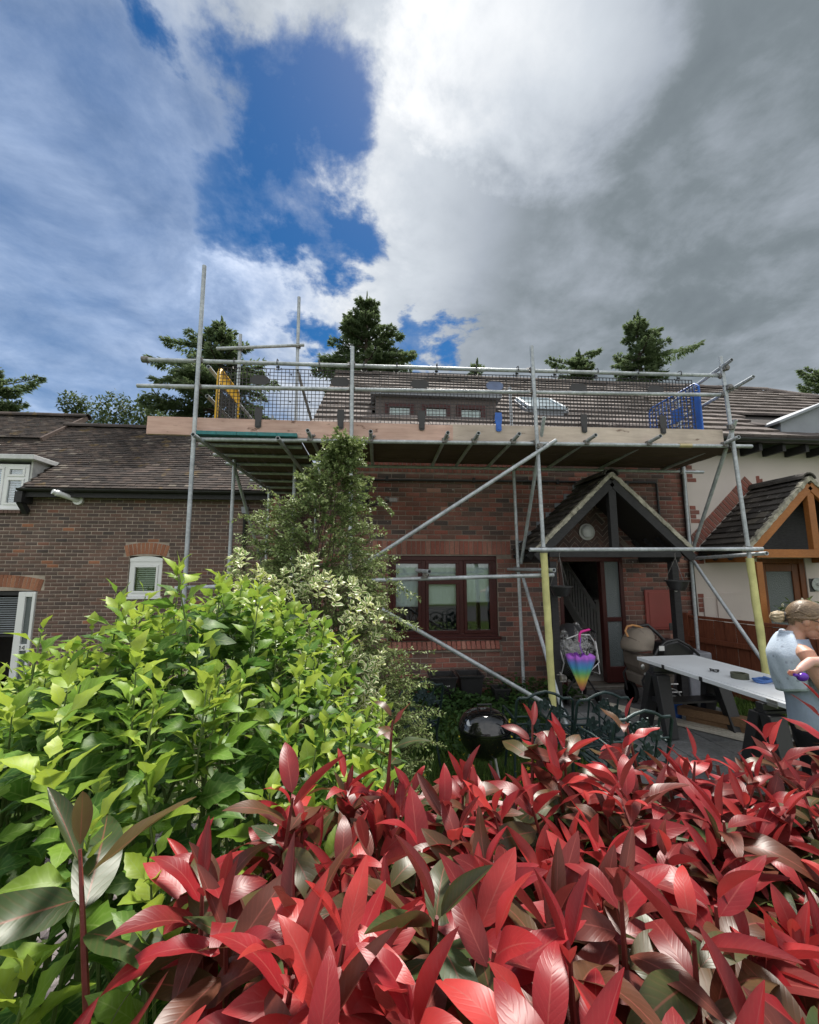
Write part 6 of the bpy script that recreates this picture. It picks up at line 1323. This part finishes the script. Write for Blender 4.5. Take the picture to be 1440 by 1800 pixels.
for (px, py, Y_, low, wid, seed, dens, irr, ex, lab) in (
    (392, 568, 13, 5.4, 1.9, 1, 1.2, .25, ((-1, -1.0, 1.7, .1), (-1, -1.7, 2.1, .12), (-1, -2.2, 1.9, .2), (1, -2.0, 1.9, .3)), 'dark conifer behind the left end of the scaffold'),
    (645, 524, 15, 7.4, 1.75, 2, 1.4, .22, ((1, -2.6, 1.9, .1), (-1, -2.9, 1.7, .15)), 'tall pointed conifer behind the middle of the scaffold'),
    (838, 634, 20, 8.6, 1.3, 3, 1.2, .4, (), 'small conifer tip just above the brick house ridge'),
    (1015, 622, 17, 7.6, 1.5, 4, 1.4, .3, ((1, -.1, 1.0, .0), (-1, -.6, 1.5, .12)), 'flat topped conifer behind the roof light'),
    (1118, 556, 15, 7.0, 1.25, 5, 1.0, .45, ((1, -1.9, 2.4, -.02), (-1, -2.0, 1.1, .1), (1, -.8, .9, .05)), 'ragged conifer with one long branch behind the right end of the scaffold'),
    (1455, 640, 15, 6.0, 1.6, 6, 1.3, .3, ((-1, -.6, 1.5, .1), (-1, -1.2, 1.6, .15)), 'conifer at the right edge of the picture above the grey dormer'),
    (-15, 640, 16, 4.5, 1.6, 7, 1.2, .3, ((1, -.9, 2.0, .05), (1, -1.6, 1.5, .2)), 'conifer at the left edge of the picture above the tiled roof')):
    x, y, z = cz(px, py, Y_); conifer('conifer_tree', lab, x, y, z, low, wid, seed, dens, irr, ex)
dt = thing('broadleaf_tree', 'pale green broadleaf tree showing over the left roof ridge', 'tree', cz(200, 1000, 18)); x0, y0, _ = cz(200, 720, 18); di = []; lb = MB(); lb.tube([(x0, y0, -.5), (x0, y0, 4), (x0+.3, y0, 6.5)], [.25, .18, .05], 8)
for (px, py, r_) in ((130, 712, .55), (165, 735, .8), (205, 722, .8), (240, 730, .85), (268, 735, .6), (190, 760, 1.2), (240, 775, 1.2), (140, 768, 1.0)):
    c = np.array(cz(px, py, 18+rl.uniform(-.5, .5))); lb.tube([(x0, y0, 4.2), tuple((c+np.array([x0, y0, 5]))/2), tuple(c)], [.08, .04, .01], 5)
    for i in range(560):
        v = rl.normal(0, 1, 3); v /= np.linalg.norm(v); p = c+v*r_*rl.uniform(.35, 1.08); d = rl.normal(0, 1, 3)+v*.6; s = rl.uniform(.10, .19); di.append((int(rl.integers(0, 4)), frame(p, *perp_frame(d), (s*.8, s, s)), float(np.clip(rl.normal(.5, .25), 0, 1))))
lb.build('trunk', M_BARK, dt); join_pieces('crown', GL, di, leafmat('pale_tree_leaf', [(0, (.035, .06, .02)), (.5, (.085, .12, .04)), (1, (.15, .19, .075))], (.1, .14, .06), (.1, .13, .07), .6, .3), dt, True)
# ------------------------------------------------------------------ woman holding a baby at the right edge
k = NB('skin'); n1 = k.noise(14, 4); k.set(Base_Color=k.ramp(n1, [(.3, (.46, .25, .175)), (.7, (.54, .31, .22))]), Roughness=.5, Subsurface_Weight=.15); M_SKIN = k.m
k = NB('baby_skin'); n1 = k.noise(14, 4); k.set(Base_Color=k.ramp(n1, [(.3, (.58, .34, .28)), (.7, (.66, .41, .34))]), Roughness=.5, Subsurface_Weight=.15); M_BSKIN = k.m
k = NB('hair'); n1 = k.noise(20, 5, .6, sc=(1, 5, 7)); k.set(Base_Color=k.ramp(n1, [(.3, (.10, .065, .040)), (.55, (.20, .135, .080)), (.75, (.36, .27, .17))]), Roughness=.45); k.bump(n1, .35, .006); M_HAIR = k.m
M_DHAIR = plain('dark_hair', (.035, .022, .016), .5, 0, .3, 40, .5)
M_TOP = plain('grey_blue_cotton', (.30, .36, .46), .9, 0, .08, 14, .5, .1); M_TROU = plain('black_trousers', (.012, .012, .014), .9, 0, .2, 14, .3, .1)
k = NB('printed_muslin'); vo = k.n('ShaderNodeTexVoronoi'); vo.inputs['Scale'].default_value = 22; vo.inputs['Randomness'].default_value = .8; k.l(k.pos(), vo.inputs['Vector']); n1 = k.noise(90, 3)
c = k.mix(k.ramp(vo.outputs['Distance'], [(.12, (1,)*3), (.26, (0,)*3)]), k.ramp(n1, [(.3, (.47, .55, .66)), (.7, (.55, .63, .73))]), (.34, .39, .48)); k.set(Base_Color=c, Roughness=.95, Specular_IOR_Level=.1); k.bump(n1, .5, .004); M_MUS = k.m
WX, WYY = 0.0, 2.72
def rings(b, secs, n=20, cap=True):                  # secs: (centre, rx, ry, tilt vector ignored)
    vs = []
    for (c, rx, ry) in secs: vs += [(c[0]+rx*math.cos(2*math.pi*i/n), c[1]+ry*math.sin(2*math.pi*i/n), c[2]) for i in range(n)]
    m = len(secs); fs = [(j*n+i, j*n+(i+1) % n, (j+1)*n+(i+1) % n, (j+1)*n+i) for j in range(m-1) for i in range(n)]
    if cap: fs += [tuple(range(n))[::-1], tuple((m-1)*n+i for i in range(n))]
    return b.add(vs, fs)
def fuse(o, vox=.006, sm=4):
    m = o.modifiers.new('fuse', 'REMESH'); m.mode = 'VOXEL'; m.voxel_size = vox; m.use_smooth_shade = True
    s = o.modifiers.new('smooth', 'SMOOTH'); s.factor = .5; s.iterations = sm
def hand(b, w, d, side, size=1.0, curl=.9):
    """palm, four bent fingers and a thumb from the side of the palm; w wrist, d direction, side = palm's width axis"""
    w = Vector(w); d = Vector(d).normalized(); s = Vector(side); s = (s-d*s.dot(d)).normalized(); nrm = d.cross(s); k_ = size
    for t in (-.3, 0, .3): b.tube([w-d*.01*k_, w+d*.045*k_+s*t*.055*k_, w+d*.085*k_+s*t*.075*k_], [.022*k_, .021*k_, .015*k_], 10)
    for i, (t, L) in enumerate(((-.036, .066), (-.013, .076), (.011, .072), (.033, .056))):
        p = w+d*.082*k_+s*t*k_; pts = [p]; a = .25
        for j in range(3): a += curl*.55; q = (d*math.cos(a)+nrm*math.sin(a)); pts.append(pts[-1]+q*L*k_*(.45, .32, .25)[j])
        b.tube(pts, [.0092*k_, .0088*k_, .008*k_, .0065*k_], 8)
    p = w+d*.028*k_-s*.028*k_; q = (d*.55-s*.65+nrm*.5).normalized(); b.tube([p, p+q*.035*k_, p+(q+d*.5+nrm*.4).normalized()*.066*k_], [.0115*k_, .0105*k_, .008*k_], 8)
ax, ay = 2.985, 2.74; TURN = R(-41)
wm = thing('person', 'woman in grey blue top with muslin over her shoulder holding a baby by the table', 'person', (ax, ay, 0))
def unturn(p): return Matrix.Translation((ax, ay, 0)) @ Matrix.Rotation(-TURN, 4, 'Z') @ Matrix.Translation((-ax, -ay, 0)) @ Vector(p)
b = MB()
rings(b, [((ax+.04, ay, .76), .11, .16), ((ax+.04, ay, .9), .115, .17), ((ax+.02, ay, 1.02), .095, .145), ((ax+.0, ay, 1.15), .10, .155), ((ax-.015, ay, 1.28), .10, .175), ((ax-.02, ay, 1.36), .08, .175), ((ax-.015, ay, 1.405), .06, .10), ((ax-.0, ay, 1.45), .05, .052), ((ax+.025, ay, 1.50), .05, .05)])
for s in (-1, 1): b.tube([(ax+.02, ay+s*.085, .85), (ax+.035, ay+s*.09, .50), (ax+.0, ay+s*.095, .12), (ax+.0, ay+s*.095, .06)], [.095, .065, .045, .045], 14); b.tube([(ax-.05, ay+s*.095, .05), (ax+.06, ay+s*.10, .045), (ax+.16, ay+s*.11, .03)], [.042, .042, .026], 12)
hc = Vector((ax+.065, ay-.0, 1.535)); Mh = Matrix.Rotation(R(22), 4, 'Y')
def headf(v):
    f = 1.0
    if v.x > .3 and v.z < -.1: f *= 1-.10*abs(v.y)
    return f
b.ell(hc, (.098, .076, .112), 24, 18, Mh, headf)
def hp(x, y, z): return hc+Mh @ Vector((x, y, z))
b.ell(hp(.045, 0, -.075), (.055, .052, .048), 14, 10, Mh); b.tube([hp(.085, 0, .02), hp(.112, 0, -.022), hp(.098, 0, -.034)], [.010, .014, .010], 8); b.ell(hp(.088, 0, -.068), (.014, .022, .007), 10, 6, Mh); b.ell(hp(.085, 0, -.095), (.018, .02, .014), 10, 6, Mh)
for s in (-1, 1):
    b.ell(hp(-.005, s*.082, -.015), (.021, .012, .032), 12, 8, Mh @ Matrix.Rotation(R(-12), 4, 'Y')); b.ell(hp(.07, s*.04, -.028), (.022, .022, .022), 10, 8)
# right arm bare, under the baby; left arm round the far side
for s in (-1, 1):
    sh = Vector((ax+.015, ay+s*.185, 1.325)); el = Vector((ax+.10, ay+s*.235, 1.09)); wr = Vector((ax+.27, ay+s*.12, 1.13))
    b.tube([sh+Vector((-.01, -s*.04, .01)), sh, sh.lerp(el, .35), sh.lerp(el, .7), el, el.lerp(wr, .3), el.lerp(wr, .7), wr], [.048, .054, .050, .045, .041, .042, .034, .027], 14)
    hand(b, wr, (1, -s*.5, .1), (0, 0, 1), 1.0, .8)
body = b.build('body', M_SKIN, wm, True, autos=False); fuse(body, .0055, 3)
b = MB(); rings(b, [((ax+.04, ay, .83), .128, .185), ((ax+.04, ay, .92), .124, .18), ((ax+.02, ay, 1.02), .106, .158), ((ax+.0, ay, 1.15), .112, .165), ((ax-.015, ay, 1.28), .112, .172), ((ax-.02, ay, 1.355), .092, .160), ((ax-.015, ay, 1.405), .07, .11)], 28, False)
for i, (x, y, z) in enumerate(b.v): b.v[i] = (x+.006*math.sin(z*60+y*25), y+.005*math.sin(z*45+x*30), z)
o = b.build('top', M_TOP, wm, True, autos=False); m = o.modifiers.new('s', 'SOLIDIFY'); m.thickness = .006; m.offset = 1; o.modifiers.new('sub', 'SUBSURF').levels = 1
b = MB(); rings(b, [((ax+.04, ay, .70), .12, .175), ((ax+.04, ay, .80), .122, .18), ((ax+.04, ay, .90), .118, .175)], 24)
for s in (-1, 1): b.tube([(ax+.02, ay+s*.088, .82), (ax+.035, ay+s*.092, .50), (ax+.0, ay+s*.097, .14)], [.105, .078, .062], 16)
o = b.build('trousers', M_TROU, wm, True, autos=False); fuse(o, .01, 3)
b = MB()
for s in (-1, 1): b.tube([(ax-.07, ay+s*.095, .05), (ax+.06, ay+s*.10, .05), (ax+.18, ay+s*.11, .035)], [.048, .050, .032], 12)
b.build('shoe', M_BPLAST, wm, True)
# hair: cap swept back to a bun
b = MB()
def hairf(v):
    return 1.0+.02*math.sin(v.y*22+v.x*4)
vs0 = len(b.v); b.ell(hc+Mh @ Vector((-.012, 0, .018)), (.106, .086, .112), 30, 20, Mh, hairf)
keep = []
for f in b.f:
    c = sum((Vector(b.v[i]) for i in f), Vector())/len(f); l_ = Mh.inverted() @ (c-hc)
    if l_.x < .045+.55*max(0, l_.z-.045) and not (l_.z < -.035 and l_.x > -.05) and not (l_.x > -.02 and l_.z < .012 and abs(l_.y) > .05): keep.append(f)
b.f = keep
for i in range(26):
    a = (i/25-.5)*2.6; p0 = hp(.05*math.cos(a*.6), .083*math.sin(a), .085*math.cos(a)); p1 = hp(-.06, .078*math.sin(a), .02+.075*math.cos(a)); p2 = hp(-.108, .03*math.sin(a), -.03+.02*math.cos(a)); b.tube([p0, p0.lerp(p1, .5)+(p0-hc)*.06, p1, p2], [.006, .009, .010, .008], 6)
for s in (-1, 1): b.tube([hp(.05, s*.072, .055), hp(.02, s*.083, .02), hp(-.03, s*.084, -.0), hp(-.10, s*.03, -.035)], [.008, .012, .014, .01], 8)
hair = b.build('hair', M_HAIR, wm, True, autos=False)
b = MB()
b.ell(hp(-.142, 0, -.048), (.040, .038, .038), 14, 10, Mh)
for i in range(9): a = i*.7; b.tube([hp(-.10, .0, -.035), hp(-.122, .032*math.cos(a), .032*math.sin(a)-.045), hp(-.150, .036*math.cos(a+.5), .034*math.sin(a+.5)-.052), hp(-.180, .012*math.cos(a+1), .012*math.sin(a+1)-.056)], [.012, .013, .012, .008], 8)
b.build('bun', plain('blond_hair', (.42, .33, .21), .5, 0, .35, 60, .5), hair, True, autos=False); b = MB(); b.tube([hp(-.090, .0, -.028), hp(-.110, 0, -.036)], [.036, .038], 14); b.build('scrunchie', M_BPLAST, hair, True)
b = MB(); b.tube([hp(-.005, -.083, .012), hp(.06, -.082, .010), hp(.112, -.066, .0)], .0032, 6); b.tube([hp(-.005, .083, .012), hp(.06, .082, .010), hp(.112, .066, .0)], .0032, 6)
for s in (-1, 1): b.tube([hp(.114, s*.034+.028*math.cos(a), -.004+.021*math.sin(a)) for a in [2*math.pi*i/16 for i in range(17)]], .0026, 6)
b.tube([hp(.116, -.008, .004), hp(.118, 0, .008), hp(.116, .008, .004)], .0028, 6); b.build('glasses', M_BPLAST, wm, True)
# muslin cloth hung over shoulder and back
def mus(u, v):                                       # u 0 far side of the back .. 1 armhole, v 0 top .. 1 hem
    lz = 1.435-.37*v-.06*v*(1-u)+.03*v*u; bulge = math.sin(math.pi*min(1, v*1.05))
    a = R(228-132*u-4*v) ; cx_, cy_ = ax-.015+.03*v, ay; rx, ry = .060+.085*min(1, v*3)**.6+.018*bulge, .070+.135*min(1, v*2.4)**.6
    if u > .7: a -= R(10)*bulge*(u-.7)
    x = cx_+rx*math.cos(a)*-1*-1; y = cy_-ry*math.sin(a)
    w_ = (.004*math.sin(u*13+v*4)+.003*math.sin(u*23-v*7))*min(1, v*2.5); return (x+w_*math.cos(a), y-w_*math.sin(a), lz+.004*math.sin(u*9))
b = MB(); nu, nv = 34, 26; b.v = [mus(i/nu, j/nv) for j in range(nv+1) for i in range(nu+1)]; b.f = [(j*(nu+1)+i, j*(nu+1)+i+1, (j+1)*(nu+1)+i+1, (j+1)*(nu+1)+i) for j in range(nv) for i in range(nu)]
o = b.build('muslin', M_MUS, wm, True, autos=False, label='pale blue muslin cloth with small grey print'); m = o.modifiers.new('s', 'SOLIDIFY'); m.thickness = .008
b = MB(); b.tube([mus(i/24, 0.0) for i in range(25)], .016, 8); b.tube([mus(i/24, 1.0) for i in range(25)], .007, 8); b.tube([mus(1.0, i/24) for i in range(25)], .006, 8); b.build('muslin_hem', M_MUS, wm, True, autos=False)
# the baby on her front
bb_ = thing('person', 'baby in her arms holding a purple toy, dark haired, at the right edge', 'person', (ax, ay, 1.0)); bx, by = ax+.235, ay-.07; b = MB()
rings(b, [((bx, by, 1.02), .06, .075), ((bx+.0, by, 1.10), .095, .10), ((bx, by, 1.20), .085, .095), ((bx, by, 1.29), .075, .09), ((bx-.0, by, 1.335), .04, .045), ((bx-.005, by, 1.37), .035, .035)], 18)
bh = Vector((bx+.0, by-.01, 1.44)); b.ell(bh, (.078, .070, .082), 20, 14); b.ell(bh+Vector((-.07, -.01, -.01)), (.014, .010, .010), 8, 6); b.ell(bh+Vector((-.05, -.01, -.045)), (.03, .035, .028), 10, 8)
for s in (-1, 1): b.ell(bh+Vector((.005, s*.070, -.005)), (.014, .007, .019), 8, 6); b.tube([(bx, by+s*.05, 1.06), (bx-.02, by+s*.11, 1.0), (bx-.03, by+s*.10, .90), (bx+.02, by+s*.10, .87)], [.045, .042, .033, .022], 12)
sh = Vector((bx-.03, by-.095, 1.29)); el = unturn(at(1425, 1163, 2.50)); wr = unturn(at(1404, 1178, 2.48))
b.tube([sh, sh.lerp(el, .5), el, el.lerp(wr, .5), wr], [.034, .034, .029, .027, .018], 12); hand(b, wr, (unturn(at(1393, 1186, 2.47))-wr), (.1, -.3, 1), .52, 1.0)
b.tube([(bx, by+.095, 1.28), (bx-.06, by+.14, 1.22), (bx-.13, by+.13, 1.24)], [.034, .029, .018], 12); hand(b, (bx-.13, by+.13, 1.24), (-1, 0, .1), (0, 0, 1), .52, .8)
o = b.build('body', M_BSKIN, bb_, True, autos=False); fuse(o, .005, 3)
b = MB(); b.ell(bh+Vector((.010, 0, .014)), (.080, .075, .082), 22, 14); b.f = [f for f in b.f if (lambda c: c.z > -.01-.5*max(0, c.x) + (.9*max(0, -c.x-.02)))(sum((Vector(b.v[i]) for i in f), Vector())/len(f)-bh)]; b.build('hair', M_DHAIR, bb_, True, autos=False)
b = MB(); rings(b, [((bx, by, 1.0), .075, .09), ((bx, by, 1.10), .105, .11), ((bx, by, 1.20), .095, .105), ((bx, by, 1.29), .082, .098), ((bx, by, 1.315), .06, .07)], 20); b.build('vest', plain('pink_grey_cotton', (.45, .36, .40), .9), bb_, True, autos=False)
wm.rotation_euler.z = TURN; bb_.rotation_euler.z = TURN
p = at(1411, 1190, 2.46); ty = thing('baby_toy', 'shiny purple toy gripped in the baby\'s hand', 'toy', tuple(p)); b = MB(); b.ell(p, (.036, .026, .026), 18, 12, Matrix.Rotation(R(-14), 4, 'Y')); b.build('toy_body', plain('purple_plastic', (.11, .02, .36), .25, 0, .1, 4, 0), ty, True); MB().tube([p+Vector((-.03, 0, .006)), p+Vector((-.055, 0, .014))], .010, 10).build('toy_handle', plain('purple_grip', (.09, .02, .30), .4), ty, True)
